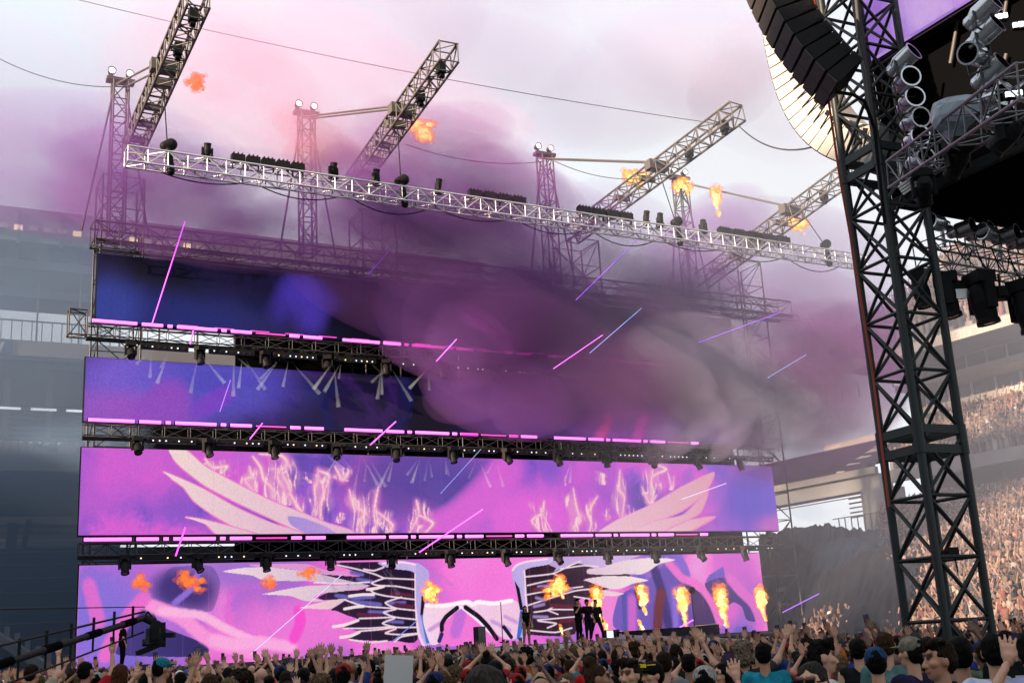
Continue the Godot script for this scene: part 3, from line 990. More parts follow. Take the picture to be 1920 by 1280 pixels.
	for p in [[400.0, 4.0, 445.3, 13.7, 477.4, 22.7, 495.7, 30.2], [496.1, 11.9, 477.7, 17.3, 459.4, 14.4], [495.7, 30.2, 555.8, 34.2], [495.7, 30.6, 473.0, 37.8, 484.9, 42.5, 517.7, 44.6, 554.0, 51.5], [466.6, 47.2, 478.4, 55.4, 500.8, 60.8, 553.3, 68.4], [527.4, 63.4, 497.2, 71.6, 516.6, 81.7, 555.8, 87.1], [424.1, 64.4, 457.6, 76.0, 516.2, 82.1], [516.2, 83.5, 493.6, 87.8, 513.7, 96.5, 555.1, 102.2], [449.3, 96.1, 483.1, 96.5, 513.7, 96.5], [421.2, 111.2, 466.6, 113.0, 511.2, 112.0], [513.7, 98.3, 491.0, 105.8, 515.2, 113.4, 554.4, 115.2], [448.6, 117.0, 482.8, 115.9, 515.2, 113.4], [430.6, 129.6, 466.2, 136.1, 498.2, 135.0], [515.2, 115.9, 495.7, 122.4, 523.1, 126.0, 556.2, 125.3], [512.3, 137.2, 524.9, 129.6, 556.2, 126.4], [370.1, 34.2, 419.0, 37.4, 469.1, 36.4]]:
		c.line(p, 1.6, pale, 1.3)
	for p in [[402.8, 107.6, 423.4, 105.5, 447.1, 99.0], [415.1, 125.3, 432.7, 124.2, 448.9, 118.4], [432.4, 58.7, 454.3, 56.9, 476.3, 57.2], [423.0, 79.6, 443.9, 76.7, 457.6, 76.3], [464.4, 48.6, 480.6, 47.2, 495.0, 44.3]]:
		c.line(p, 3.6, rgb(244, 222, 222), 1.3)
	c.poly([486.0, 4.0, 531.7, 2.5, 565.2, 9.0, 578.5, 20.2, 577.8, 37.4, 566.3, 31.3, 565.6, 65.5, 567.4, 107.3, 573.1, 145.4, 564.8, 146.5, 555.8, 125.3, 553.3, 87.8, 554.8, 24.5, 518.8, 16.2, 494.3, 10.1], lav, rgb(206, 186, 230))
	c.line([554.8, 25.2, 553.7, 87.8, 556.6, 125.3, 565.2, 146.2], 2.5, rgb(250, 214, 232), 1.5)
	c.line([494.3, 5.4, 531.7, 4.0, 563.0, 10.4, 576.4, 20.2], 2, rgb(248, 216, 236), 1.5)
	c.poly([557.6, 8.3, 570.2, 12.6, 580.7, 20.2, 581.4, 35.6, 572.4, 64.1, 563.4, 95.8, 566.3, 110.9, 579.6, 145.1, 571.7, 146.9, 561.2, 121.7, 554.8, 80.3], lav)
	c.poly([565.9, 63.0, 571.3, 65.5, 568.8, 94.0, 562.0, 95.8], rgb(24, 16, 30))
	c.poly([563.0, 95.8, 568.8, 94.0, 580.3, 142.2, 571.3, 143.6], rgb(60, 112, 206))
	# cloth in the middle
	c.poly([571.7, 78.1, 596.9, 81.0, 640.4, 75.6, 655.9, 76.0, 663.1, 82.1, 675.7, 76.3, 706.7, 79.9, 743.4, 76.0, 755.6, 79.9, 760.3, 95.4, 753.8, 140.0, 736.6, 145.4, 712.4, 136.8, 648.7, 85.7, 641.2, 83.9, 633.6, 85.0, 601.9, 112.3, 600.5, 142.2, 579.2, 145.8, 566.6, 106.9], rgb(246, 210, 232), rgb(240, 196, 226))
	c.poly([641.2, 83.9, 673.9, 109.8, 701.3, 135.7, 706.7, 153.4, 599.4, 148.0, 601.9, 112.3], rgb(242, 120, 214))
	c.line([639.7, 91.1, 634.3, 109.8, 626.8, 128.5], 8, rgb(196, 110, 214), 9)
	for p in [[578.2, 120.6, 602.3, 108.7], [700.6, 110.9, 735.5, 127.8], [727.9, 104.0, 749.9, 114.8]]:
		c.line(p, 3, rgb(206, 156, 216), 4)
	c.line([662.4, 80.3, 655.9, 76.3, 640.4, 76.7, 607.7, 80.6, 573.8, 78.8], 4.5, rgb(255, 244, 250), 2.5)
	c.line([663.8, 81.4, 675.7, 76.7, 706.7, 80.3, 743.4, 76.3], 4.5, rgb(255, 244, 250), 2.5)
	c.line([641.2, 83.9, 673.9, 109.8, 701.3, 135.7], 3, rgb(255, 232, 246), 2)
	c.line([640.1, 83.9, 624.6, 92.5, 603.4, 108.7], 3, rgb(255, 232, 246), 2)
	c.line([632.9, 85.3, 611.3, 99.4, 602.3, 110.9, 601.2, 121.7], 6.5, rgb(28, 16, 34), 1)
	c.line([600.8, 129.2, 595.4, 140.0], 6, rgb(30, 40, 100), 1)
	c.line([649.4, 85.0, 674.3, 101.9, 693.0, 120.6, 708.5, 141.8], 7, rgb(28, 16, 34), 1)
	c.line([724.3, 122.4, 738.0, 140.4], 6, rgb(30, 20, 50), 1)
	# right wing
	c.poly([772.9, 24.5, 825.1, 13.0, 888.8, 5.4, 926.6, 0.4, 1008.4, 0.0, 1004.0, 42.1, 958.0, 42.8, 897.8, 44.6, 934.6, 51.1, 956.2, 61.6, 920.5, 67.0, 924.5, 79.2, 884.9, 81.0, 872.3, 141.8, 771.5, 137.2, 776.2, 104.0, 773.6, 72.4], rgb(48, 28, 44), rgb(64, 40, 60))
	c.poly([835.6, 2.2, 926.6, 0.4, 1008.4, 0.0, 1004.8, 33.5, 949.0, 30.2, 895.7, 13.7, 870.8, 16.2, 835.9, 27.7, 841.3, 20.9, 825.1, 13.3], rgb(186, 160, 214), rgb(214, 186, 226))
	c.poly([938.2, 2.5, 972.0, -1.1, 1036.1, -0.4, 998.6, 9.4, 945.0, 17.3, 928.8, 14.4], rgb(206, 176, 226))
	c.poly([972.4, 81.7, 990.4, 69.1, 1025.6, 56.5, 1048.3, 47.5, 1093.7, 15.5, 1107.0, 33.8, 1131.5, 52.2, 1156.7, 67.3, 1181.9, 85.7, 1196.6, 113.0, 1202.0, 139.7, 1200.6, 150.5, 966.6, 139.7], rgb(120, 92, 190), rgb(96, 76, 168))
	c.line([1063.8, 25.9, 1076.4, 68.4, 1086.5, 135.0], 10, rgb(64, 48, 122), 8)
	c.line([1021.7, 53.6, 1017.7, 70.2, 1021.3, 97.9], 4, rgb(50, 30, 66), 4)
	c.line([1076.0, 72.0, 1066.3, 99.4, 1059.5, 140.4], 9, rgb(112, 46, 62), 9)
	c.line([1005.8, 83.5, 1000.1, 139.7], 12, rgb(206, 104, 204), 9)
	c.line([987.5, 76.0, 983.5, 137.2], 5, rgb(88, 84, 170), 6)
	c.line([1107.4, 69.1, 1103.0, 142.6], 6, rgb(142, 112, 214), 8)
	c.poly([1129.3, 51.1, 1146.6, 57.2, 1156.7, 67.3, 1182.2, 82.1, 1194.8, 109.4, 1199.9, 139.7, 1147.3, 144.4, 1149.5, 88.2], rgb(72, 48, 104))
	c.poly([1184.0, 58.0, 1240.2, 46.8, 1255.3, 73.4, 1283.8, 88.9, 1301.4, 117.0, 1302.1, 136.8, 1280.2, 132.5, 1271.9, 106.9, 1249.6, 97.2, 1219.3, 115.6, 1203.1, 97.2], rgb(84, 60, 124), rgb(72, 56, 132))
	c.poly([1197.7, 41.8, 1234.8, 25.6, 1238.0, 45.0, 1185.5, 55.4], rgb(116, 92, 194))
	c.line([1123.9, 2.2, 1135.1, 23.8, 1141.6, 43.6], 9, rgb(132, 100, 206), 7)
	c.line([1096.2, 12.2, 1127.9, 45.0, 1166.8, 60.1, 1194.5, 93.2, 1211.8, 136.8], 9, rgb(238, 116, 204), 6)
	c.line([1247.0, 47.9, 1271.9, 74.2, 1301.4, 100.4, 1315.8, 133.9], 12, rgb(226, 110, 206), 8)
	c.poly([911.5, 23.8, 944.6, 22.0, 972.7, 13.7, 1009.4, 7.9, 1066.0, 5.0, 1117.8, 10.1, 1077.8, 17.6, 1054.4, 29.5, 1032.1, 36.7, 996.1, 35.3, 964.1, 36.4, 910.8, 33.1], rgb(226, 196, 214), rgb(246, 230, 228))
	c.poly([901.8, 42.8, 943.2, 38.2, 964.1, 38.2, 1006.2, 40.0, 1048.7, 48.6, 1010.9, 54.0, 982.8, 62.6, 961.6, 62.6, 941.4, 58.3, 917.3, 50.0], rgb(232, 206, 220), rgb(246, 232, 226))
	c.poly([910.1, 61.9, 940.7, 64.1, 988.6, 71.6, 970.9, 76.0, 940.0, 74.2, 919.8, 68.8], rgb(236, 206, 216))
	for p in [[772.9, 34.9, 833.4, 30.2, 870.8, 16.6, 896.0, 8.6], [777.6, 50.4, 825.1, 42.8, 861.1, 45.0], [776.5, 67.0, 819.0, 61.9, 856.8, 67.0], [777.2, 85.7, 817.9, 76.3, 876.6, 63.4, 911.2, 60.8], [788.0, 98.6, 816.5, 96.1, 835.9, 87.5], [816.5, 96.1, 838.4, 104.4], [821.2, 95.0, 876.2, 97.2], [794.2, 113.0, 875.2, 110.2], [796.3, 114.8, 833.8, 120.6, 814.0, 127.8], [771.8, 129.6, 829.8, 136.4, 866.2, 130.0], [833.4, 30.2, 854.3, 38.5], [851.0, 22.0, 900.4, 16.9, 934.9, 19.4], [857.5, 58.7, 896.8, 55.8], [875.9, 73.4, 909.7, 78.8]]:
		c.line(p, 1.7, pale, 1.3)
	for p in [[800.6, 53.3, 829.4, 52.9], [794.5, 73.1, 813.2, 77.8], [788.8, 88.6, 810.0, 85.3], [787.3, 106.6, 815.4, 108.4], [847.8, 62.6, 872.3, 59.4]]:
		c.line(p, 3, rgb(150, 128, 186), 3)
	for p in [[826.6, 88.2, 869.4, 91.4], [790.9, 59.0, 810.0, 57.6], [843.1, 116.6, 872.3, 115.9]]:
		c.line(p, 4, rgb(104, 34, 56), 3)
	c.poly([747.0, 22.0, 757.1, 11.5, 780.8, 6.1, 835.9, 1.1, 841.0, 4.3, 823.3, 14.4, 772.9, 23.8, 774.0, 76.3, 774.4, 104.0, 763.9, 146.9, 748.4, 146.2, 760.3, 95.4, 754.2, 59.8, 748.4, 40.0], lav, rgb(206, 190, 232))
	c.line([772.9, 24.5, 773.3, 76.3, 773.6, 104.0, 765.0, 144.7], 2.5, rgb(252, 214, 230), 1.5)
	c.line([748.4, 22.3, 758.2, 13.0, 780.5, 7.2, 823.7, 2.9], 2.2, rgb(250, 214, 232), 1.5)
	c.poly([751.7, 41.8, 761.0, 55.8, 766.4, 94.3, 759.6, 94.0, 755.3, 61.9], rgb(24, 18, 34))
	c.poly([759.6, 95.4, 767.5, 94.0, 760.7, 132.8, 754.6, 145.8, 749.2, 144.4], rgb(62, 110, 204))
	led_wall("lowest LED screen showing two folded dark wings over pink cloth", 0.12, 37.15, 2.05, 6.4, 0, 34, screen_material("screen_low", c.texture(1, 0.1), 1.0))
	# ---- second screen: long pale feathers and flames
	c = Canvas.new(1398, 136)
	c.wash(14, 0.005, [rgb(98, 72, 170), rgb(142, 88, 200), rgb(176, 92, 204), rgb(214, 96, 208), rgb(196, 100, 210)])
	c.patch(90, 30, 160, 90, rgb(206, 96, 206), 0.7)
	c.patch(560, 40, 200, 110, rgb(84, 66, 150), 0.85)
	c.patch(640, 30, 160, 80, rgb(96, 74, 160), 0.6)
	c.patch(800, 100, 180, 90, rgb(226, 104, 214), 0.8)
	c.patch(950, 60, 120, 110, rgb(196, 92, 208), 0.7)
	c.patch(1340, 70, 150, 110, rgb(92, 78, 196), 0.9)
	c.patch(1390, 130, 90, 40, rgb(214, 100, 190), 0.7)
	c.line([586.1, 139.3, 642.2, 114.8, 697.3, 71.3, 764.3, 6.8], 30, rgb(214, 100, 210), 26, 0.7)
	var flame := rgb(234, 168, 200)
	var core := rgb(250, 214, 212)
	var figures := [[[303.8, 88.2, 304.6, -1.4], 81], [[325.1, 88.2, 325.8, -0.4], 58], [[384.8, 115.9, 386.3, 23.0], 50], [[370.1, 50.0, 370.4, 29.2], 29], [[456.1, 140.0, 458.3, 58.7], 44], [[213.1, 45.4, 212.8, 10.4], 63], [[266.4, 68.4, 266.4, 22.0], 37], [[428.0, 46.4, 428.4, 18.4], 37], [[346.0, 106.6, 346.3, 65.5], 31], [[367.2, 108.7, 367.6, 70.9], 25], [[418.3, 118.1, 418.7, 99.0], 25], [[483.8, 140.4, 486.4, 51.8], 28], [[506.2, 140.8, 507.6, 90.4], 38], [[568.4, 141.1, 571.3, 72.4], 52], [[457.9, 140.4, 460.1, 59.4], 38], [[422.3, 114.5, 422.6, 97.6], 21], [[819.0, 141.1, 824.4, 73.8], 48], [[893.5, 143.3, 901.4, 52.2], 38], [[929.9, 140.0, 936.4, 65.2], 35], [[1000.1, 115.2, 1010.5, 13.0], 38], [[1075.7, 83.5, 1085.0, -0.7], 66], [[1128.2, 53.3, 1132.6, 16.6], 24], [[960.5, 45.4, 963.4, 14.8], 31], [[1026.0, 103.7, 1028.2, 79.9], 21], [[968.8, 115.2, 971.3, 88.2], 21], [[875.5, 48.6, 877.3, 27.4], 17]]
	for q in [[270.4, 6.8, 283.3, 24.5, 289.1, 45.7, 302.4, 58.7, 304.2, 77.0], [281.5, 2.9, 317.9, 3.6, 329.4, 14.8, 323.6, 26.6, 302.4, 27.0], [313.9, 26.6, 313.9, 45.4, 325.1, 61.9, 315.4, 84.6], [319.7, 34.2, 330.8, 52.6, 333.7, 67.7, 319.3, 82.8], [333.7, 67.7, 346.0, 88.2, 357.5, 103.0], [384.1, 25.2, 383.8, 44.3, 377.3, 61.6, 379.4, 103.0], [387.7, 44.3, 395.3, 61.2, 387.0, 87.8, 387.0, 114.1], [386.3, 28.8, 403.9, 36.7, 397.4, 57.6], [414.4, 20.5, 428.0, 43.6, 440.6, 27.7], [439.9, 60.8, 447.1, 87.5, 465.8, 99.4, 458.6, 118.1, 466.6, 139.3], [190.8, 12.6, 203.8, 27.0, 227.5, 24.8, 212.8, 41.4], [264.6, 23.8, 268.2, 40.7, 257.0, 46.4, 272.2, 66.2], [493.9, 55.4, 484.9, 97.2, 488.2, 138.6], [488.9, 97.2, 518.8, 121.7, 506.2, 136.1], [565.6, 77.8, 569.2, 104.0, 546.8, 140.0], [569.2, 104.0, 596.5, 118.4, 575.3, 140.0], [828.4, 77.4, 822.2, 100.1, 798.8, 114.8, 820.1, 139.0], [822.2, 100.1, 842.8, 139.0], [895.0, 52.2, 899.3, 88.6, 905.8, 115.2, 889.6, 126.4, 900.0, 142.2], [949.3, 67.0, 924.1, 99.7, 929.9, 118.8, 922.7, 138.6], [1006.6, 15.1, 999.7, 52.9, 1011.6, 68.4, 1001.5, 112.0], [1094.8, 2.5, 1119.2, 11.5, 1081.8, 28.4, 1071.4, 81.4], [1055.5, 48.2, 1071.4, 80.6, 1089.7, 63.7], [1122.5, 19.1, 1128.6, 51.1]]:
		c.tongue(q, 9.0, rgb(214, 120, 196), 8.0, 0.3)
		c.tongue(q, 4.0, flame, 3.5, 0.45)
		c.tongue(q, 1.6, core, 1.4, 0.8)
	for k in figures.size():
		var fg = figures[k]
		c.blaze(fg[0][0], fg[0][1], fg[0][1] - fg[0][3], fg[1], 60 + k, flame, core)
	var edge := rgb(240, 130, 196)
	for p in [[133.6, 0.4, 160.2, -0.4, 191.2, 25.6, 245.9, 54.4, 302.0, 81.4, 359.6, 103.0, 398.5, 118.4, 438.1, 129.6, 451.1, 140.8, 368.6, 140.0, 330.5, 123.8, 302.0, 110.9, 246.2, 85.3, 191.2, 56.9, 151.6, 26.6, 139.0, 12.2], [124.6, 35.6, 151.9, 46.1, 191.5, 64.1, 246.2, 94.3, 302.0, 118.1, 368.6, 140.0, 283.3, 139.7, 246.2, 127.1, 206.3, 105.5, 173.9, 82.1, 157.7, 60.8, 137.9, 46.8], [161.6, 108.4, 191.9, 113.0, 246.2, 127.1, 283.3, 139.7, 217.1, 139.0, 195.5, 121.3]]:
		c.line(p, 2.5, edge, 1.5)
		c.poly(p, rgb(238, 212, 208), rgb(222, 176, 206))
	c.poly([330.5, 106.6, 359.3, 110.5, 398.5, 125.3, 418.0, 140.4, 374.4, 140.4, 336.2, 121.7], rgb(166, 140, 214), rgb(190, 150, 214))
	for p in [[941.0, 140.0, 987.1, 115.2, 1076.0, 82.8, 1154.2, 46.8, 1239.8, 15.8, 1211.0, 58.3, 1148.0, 95.4, 1071.7, 119.9, 1022.0, 138.6], [1096.2, 139.0, 1155.6, 115.6, 1231.9, 106.6, 1184.4, 128.2, 1157.8, 139.3], [1022.0, 138.6, 1082.2, 115.2, 1152.4, 103.3, 1219.0, 54.4, 1193.0, 99.4, 1119.6, 127.4, 1089.0, 139.0]]:
		c.line(p, 2.2, edge, 1.5)
		c.poly(p, rgb(232, 190, 206), rgb(222, 160, 180))
	led_wall("second LED screen from below, long pale feathers and painted flames on violet", 0.03, 38.85, 7.68, 11.45, 0, 34, screen_material("screen_second", c.texture(2, 0.1), 1.0))
	# ---- third screen: violet on the left fading through blue into near black
	c = Canvas.new(924, 70)
	c.wash(23, 0.006, [rgb(10, 8, 30), rgb(22, 22, 78), rgb(30, 20, 60), rgb(48, 24, 84), rgb(20, 14, 44)])
	c.patch(60, 30, 150, 90, rgb(118, 90, 200), 1.0)
	c.patch(150, 20, 130, 70, rgb(84, 76, 184), 0.95)
	c.patch(20, 62, 130, 40, rgb(150, 84, 190), 0.9)
	c.line([57.8, 68.2, 74.4, 49.7, 91.4, 35.8, 93.4, 64.3], 9, rgb(140, 74, 186), 20, 0.45)
	c.line([38.2, 53.8, 52.8, 68.4], 8, rgb(150, 76, 186), 18, 0.5)
	c.line([119.5, 52.8, 134.9, 41.5, 150.5, 32.6], 7, rgb(118, 66, 190), 10, 0.8)
	c.patch(520, 50, 120, 50, rgb(58, 26, 96), 0.7)
	c.patch(690, 50, 130, 60, rgb(150, 70, 170), 0.9)
	c.line([640, 70, 660, 40], 8, rgb(220, 70, 160), 7)
	c.line([700, 70, 716, 36], 9, rgb(206, 70, 180), 7)
	c.patch(860, 50, 90, 60, rgb(90, 40, 120), 0.8)
	led_wall("third LED screen from below, violet at the left and near black beyond", 0.05, 38.5, 12.62, 15.5, 0, 56, screen_material("screen_third", c.texture(3, 0.14), 1.0))
	# ---- highest screen: almost black, a blue corner and a violet plume
	c = Canvas.new(880, 78)
	c.wash(31, 0.006, [rgb(8, 8, 22), rgb(18, 16, 44), rgb(28, 22, 54), rgb(14, 12, 30)])
	c.patch(70, 70, 210, 60, rgb(30, 40, 116), 0.85)
	c.patch(10, 60, 60, 60, rgb(58, 72, 160), 0.7)
	c.line([204.2, 52.3, 214.1, 28.6, 223.9, 14.6, 243.6, 15.8, 266.4, 33.6], 8, rgb(62, 46, 150), 20, 0.3)
	c.line([227.0, 17.5, 243.1, 45.6, 239.5, 62.4], 10, rgb(72, 52, 164), 22, 0.3)
	c.line([451.7, 28.6, 486.5, 44.6, 505.4, 71.5], 16, rgb(180, 60, 160), 12, 0.7)
	led_wall("highest LED screen, almost black with a blue left corner", 0.4, 37.0, 17.2, 20.4, 0, 54, screen_material("screen_high", c.texture(4, 0.14), 1.0))

# ---------------------------------------------------------------- trusses and their lights
var head_mesh: ArrayMesh
var head_lens: ArrayMesh

# a moving-head light: base, two yoke arms, a head with its lens; down: hangs, else stands
func moving_head(label: String, at: Vector3, group: String, down: bool, tilt: float, turn: float, size := 1.0, lit: Material = null) -> Node3D:
	if head_mesh == null:
		head_mesh = lathe([Vector2(0, -0.34), Vector2(0.14, -0.32), Vector2(0.18, -0.2), Vector2(0.2, 0.0), Vector2(0.17, 0.26), Vector2(0.19, 0.3), Vector2(0.19, 0.36), Vector2(0.15, 0.36), Vector2(0.13, 0.3)], 12)
		head_lens = lathe([Vector2(0, 0.31), Vector2(0.15, 0.31), Vector2(0.13, 0.34), Vector2(0, 0.36)], 12)
	var o := thing("moving_head_light", label, "stage light", at, group)
	var f := -1.0 if down else 1.0
	o.basis = Basis(U, V, N) * Basis(Vector3.UP, turn) * Basis.from_scale(Vector3.ONE * size)
	put(o, "base", unit_box, M.black_plastic, Transform3D(Basis.from_scale(Vector3(0.44, 0.2, 0.34)), Vector3(0, 0.1 * f, 0)))
	for s in [-1, 1]:
		put(o, "yoke_arm", unit_box, M.black_plastic, Transform3D(Basis.from_scale(Vector3(0.07, 0.46, 0.16)), Vector3(0.24 * s, 0.42 * f, 0)))
	var hb := Basis(Vector3.RIGHT, tilt) if not down else Basis(Vector3.RIGHT, PI - tilt)
	var h := put(o, "head", head_mesh, M.black_plastic, Transform3D(hb, Vector3(0, 0.52 * f, 0)))
	put(h, "lens", head_lens, lit if lit else M.lens)
	return o

func blinder(label: String, at: Vector3, wide: float, group: String) -> void:
	var o := thing("blinder_light", label, "stage light", at, group)
	var ax := stage_axes()
	slab(o, "housing", at, Vector3(wide, 0.34, 0.3), M.black_plastic, ax)
	for k in int(wide / 0.18):
		slab(o, "fin", at + U * (-wide / 2 + 0.09 + k * 0.18) + V * 0.2, Vector3(0.05, 0.1, 0.26), M.black_plastic, ax)
	for s in [-1, 1]:
		slab(o, "clamp", at + U * s * wide * 0.4 - V * 0.26, Vector3(0.06, 0.3, 0.08), M.grey_steel, ax)

func trusses():
	var rows := [[7.02, 38.3, "between the lowest and second screens"], [12.15, 38.6, "between the second and third screens"], [16.62, 38.4, "between the third and highest screens"]]
	for k in 3:
		var h: float = rows[k][0]
		var o := thing("lighting_truss", "grey lighting truss hung " + rows[k][2], "truss", st(19, h, 0.35), "trusses between the screens")
		truss(o, st(0.0, h, 0.35), st(rows[k][1], h, 0.35), 0.5, 0.52, 1.15, 0.032, 0.018, M.grey_steel)
		slab(o, "cable_tray", st(19, h - 0.34, 0.2), Vector3(38, 0.1, 0.4), M.black_plastic, stage_axes())
		# pink light bars in groups along the top
		var s := 0.12
		var i := 0
		while s < rows[k][1] - 1.0 and i < 26:
			var l: float = [2.0, 1.0, 0.28, 1.9, 0.3, 1.05, 1.5, 0.55, 1.0][i % 9]
			var thin: bool = i % 9 == 6
			var lb := thing("light_bar", "%s pink light bar from the left, on the truss %s" % [ORD[i], rows[k][2]], "light bar", st(s + l / 2, h + 0.4, 0.62), "pink light bars along the trusses")
			slab(lb, "housing", st(s + l / 2, h + 0.4, 0.56), Vector3(l, 0.16, 0.08), M.black_plastic, stage_axes())
			rod(lb, "light_tube", st(s + 0.04, h + 0.4, 0.63), st(s + l - 0.04, h + 0.4, 0.63), 0.035 if thin else 0.075, M.magenta_led if thin or (k == 2 and s > 15) or (k == 1 and s > 18 and s < 21) else M.pink_led)
			s += l + (0.14 if i % 9 != 8 else 1.0)
			i += 1
		if k == 2:
			for j in 12:
				var a := 4.0 + j * 1.7
				var lb := thing("light_bar", "%s thin magenta bar just under the highest screen" % ORD[j], "light bar", st(a, 17.12, 0.3), "thin bars under the highest screen")
				rod(lb, "light_tube", st(a, 17.36 - 0.12, 0.18), st(a + 0.9, 17.36 - 0.12, 0.18), 0.025, M.magenta_led)

func lights_on_trusses():
	var rows := [[6.62, "over the lowest screen"], [11.72, "over the second screen"], [15.98, "over the third screen"]]
	for k in 3:
		var h: float = rows[k][0]
		for j in 12:
			var s := 1.8 + j * 3.05 + (0.4 if k == 1 else 0.0)
			moving_head("%s black moving head from the left, hanging %s" % [ORD[j], rows[k][1]], st(s, h + 0.12, 0.85), "moving heads under the trusses", true, 0.5 + 0.25 * sin(j * 2.1 + k), 0.5 * sin(j * 1.3), 0.95)
			var b := thing("light_batten", "%s black batten of small white lamps from the left, %s" % [ORD[j], rows[k][1]], "stage light", st(s + 1.5, h, 0.75), "battens of white lamps under the trusses")
			slab(b, "housing", st(s + 1.5, h, 0.72), Vector3(2.1, 0.26, 0.22), M.black_plastic, stage_axes())
			for q in 7:
				var p := st(s + 0.66 + q * 0.28, h - 0.03, 0.84)
				slab(b, "lamp", p, Vector3(0.055, 0.055, 0.03), M.lens if hash(q * 7 + j * 3 + k * 11) % 5 < 2 else M.small_lamp if (q * 5 + j * 3 + k) % 4 else M.warm_lamp, stage_axes())
	# ---- the silver front truss and what it carries
	var o := thing("front_truss", "long silver truss hung in front of the stage below the four booms", "truss", st(20, 22.2, 7))
	truss(o, st(0.3, 22.2, 7), st(41.2, 22.2, 7), 0.7, 0.66, 0.8, 0.045, 0.025, M.aluminium)
	for k in 40:
		rod(o, "hook", st(1 + k * 1.0, 21.87, 7.3), st(1 + k * 1.0, 21.68, 7.3), 0.02, M.black_steel)
	var hoists := [[1.93, 1.65, "below the leftmost boom"], [12.44, 12.2, "below the second boom"], [28.03, 27.0, "below the third boom"], [38.46, 36.0, "at the right end near the tower"]]
	for k in 4:
		var s: float = hoists[k][0]
		var ho := thing("chain_hoist", "black chain hoist on the silver truss " + hoists[k][2], "hoist", st(s, 22.4, 7), "hoists on the silver truss")
		var g := acc()
		net(g, [[Vector3(-0.12, 0.5, 0), Vector3(0.15, 0.62, 0), 0.2, 0.26], [Vector3(0.1, 0.2, 0), Vector3(0.16, -0.6, 0), 0.12, 0.17], [Vector3(0.02, 0.3, 0.1), Vector3(0, 0.0, 0.12), 0.1, 0.08]], 0.06, 0.06)
		put(ho, "body", made(g), M.black_plastic, Transform3D(stage_axes(), Vector3.ZERO))
		rod(ho, "chain", st(s, 22.9, 7), st(hoists[k][1], 25.3, 7.4), 0.025, M.black_steel)
	var heads := [3.58, 9.18, 11.21, 14.33, 26.15, 27.00, 29.81]
	for k in heads.size():
		moving_head("%s black moving head from the left, standing on the silver truss" % ORD[k], st(heads[k], 22.55, 7), "moving heads on the silver truss", false, 0.2, 0.3 * k, 0.85)
	var packs := [[4.53, 7.83, 5, "left of the second boom"], [15.79, 18.96, 4, "in the middle of the truss"], [21.86, 25.22, 4, "left of the third boom"], [30.69, 35.73, 5, "near the fourth boom"]]
	for p in packs:
		var step: float = (p[1] - p[0]) / p[2]
		for k in p[2]:
			blinder("%s black blinder from the left in the pack %s" % [ORD[k], p[3]], st(p[0] + step * (k + 0.5), 22.78, 7.1), step * 0.86, "blinders on the silver truss")

	# cable bundles slung along the silver truss and down the booms
	for k in 9:
		var s0 := 1.5 + k * 4.3
		var ca := put(self, "truss_cable", tube(sag(st(s0, 21.95, 6.62), st(s0 + 3.9, 21.95, 6.62), 0.3 + 0.12 * (k % 3), 10), 0.03), M.black_plastic)
		tag(ca, "%s loop of black cable from the left under the silver truss" % ORD[k], "cable", "cable loops under the silver truss")

# ---------------------------------------------------------------- flames and lasers
func flame_material(called: String, lo: Color, hi: Color, energy: float, alpha: float) -> StandardMaterial3D:
	var nt := NoiseTexture2D.new()
	var fn := FastNoiseLite.new()
	fn.seed = 5
	fn.frequency = 0.025
	fn.fractal_octaves = 4
	fn.domain_warp_enabled = true
	nt.noise = fn
	nt.width = 128
	nt.height = 128
	nt.seamless = true
	var g := Gradient.new()
	g.set_color(0, lo)
	g.set_color(1, hi)
	nt.color_ramp = g
	var m := mat(called, Color(0.02, 0.01, 0.0, alpha))
	m.albedo_color = Color(0.1, 0.05, 0.0, alpha)
	if alpha < 1.0:
		m.transparency = BaseMaterial3D.TRANSPARENCY_ALPHA
	m.metallic_specular = 0.0
	m.emission_enabled = true
	m.emission = Color.WHITE
	m.emission_operator = BaseMaterial3D.EMISSION_OP_MULTIPLY
	m.emission_texture = nt
	m.emission_energy_multiplier = energy * SCREEN
	m.uv1_triplanar = true
	m.uv1_scale = Vector3.ONE * 1.2
	return m

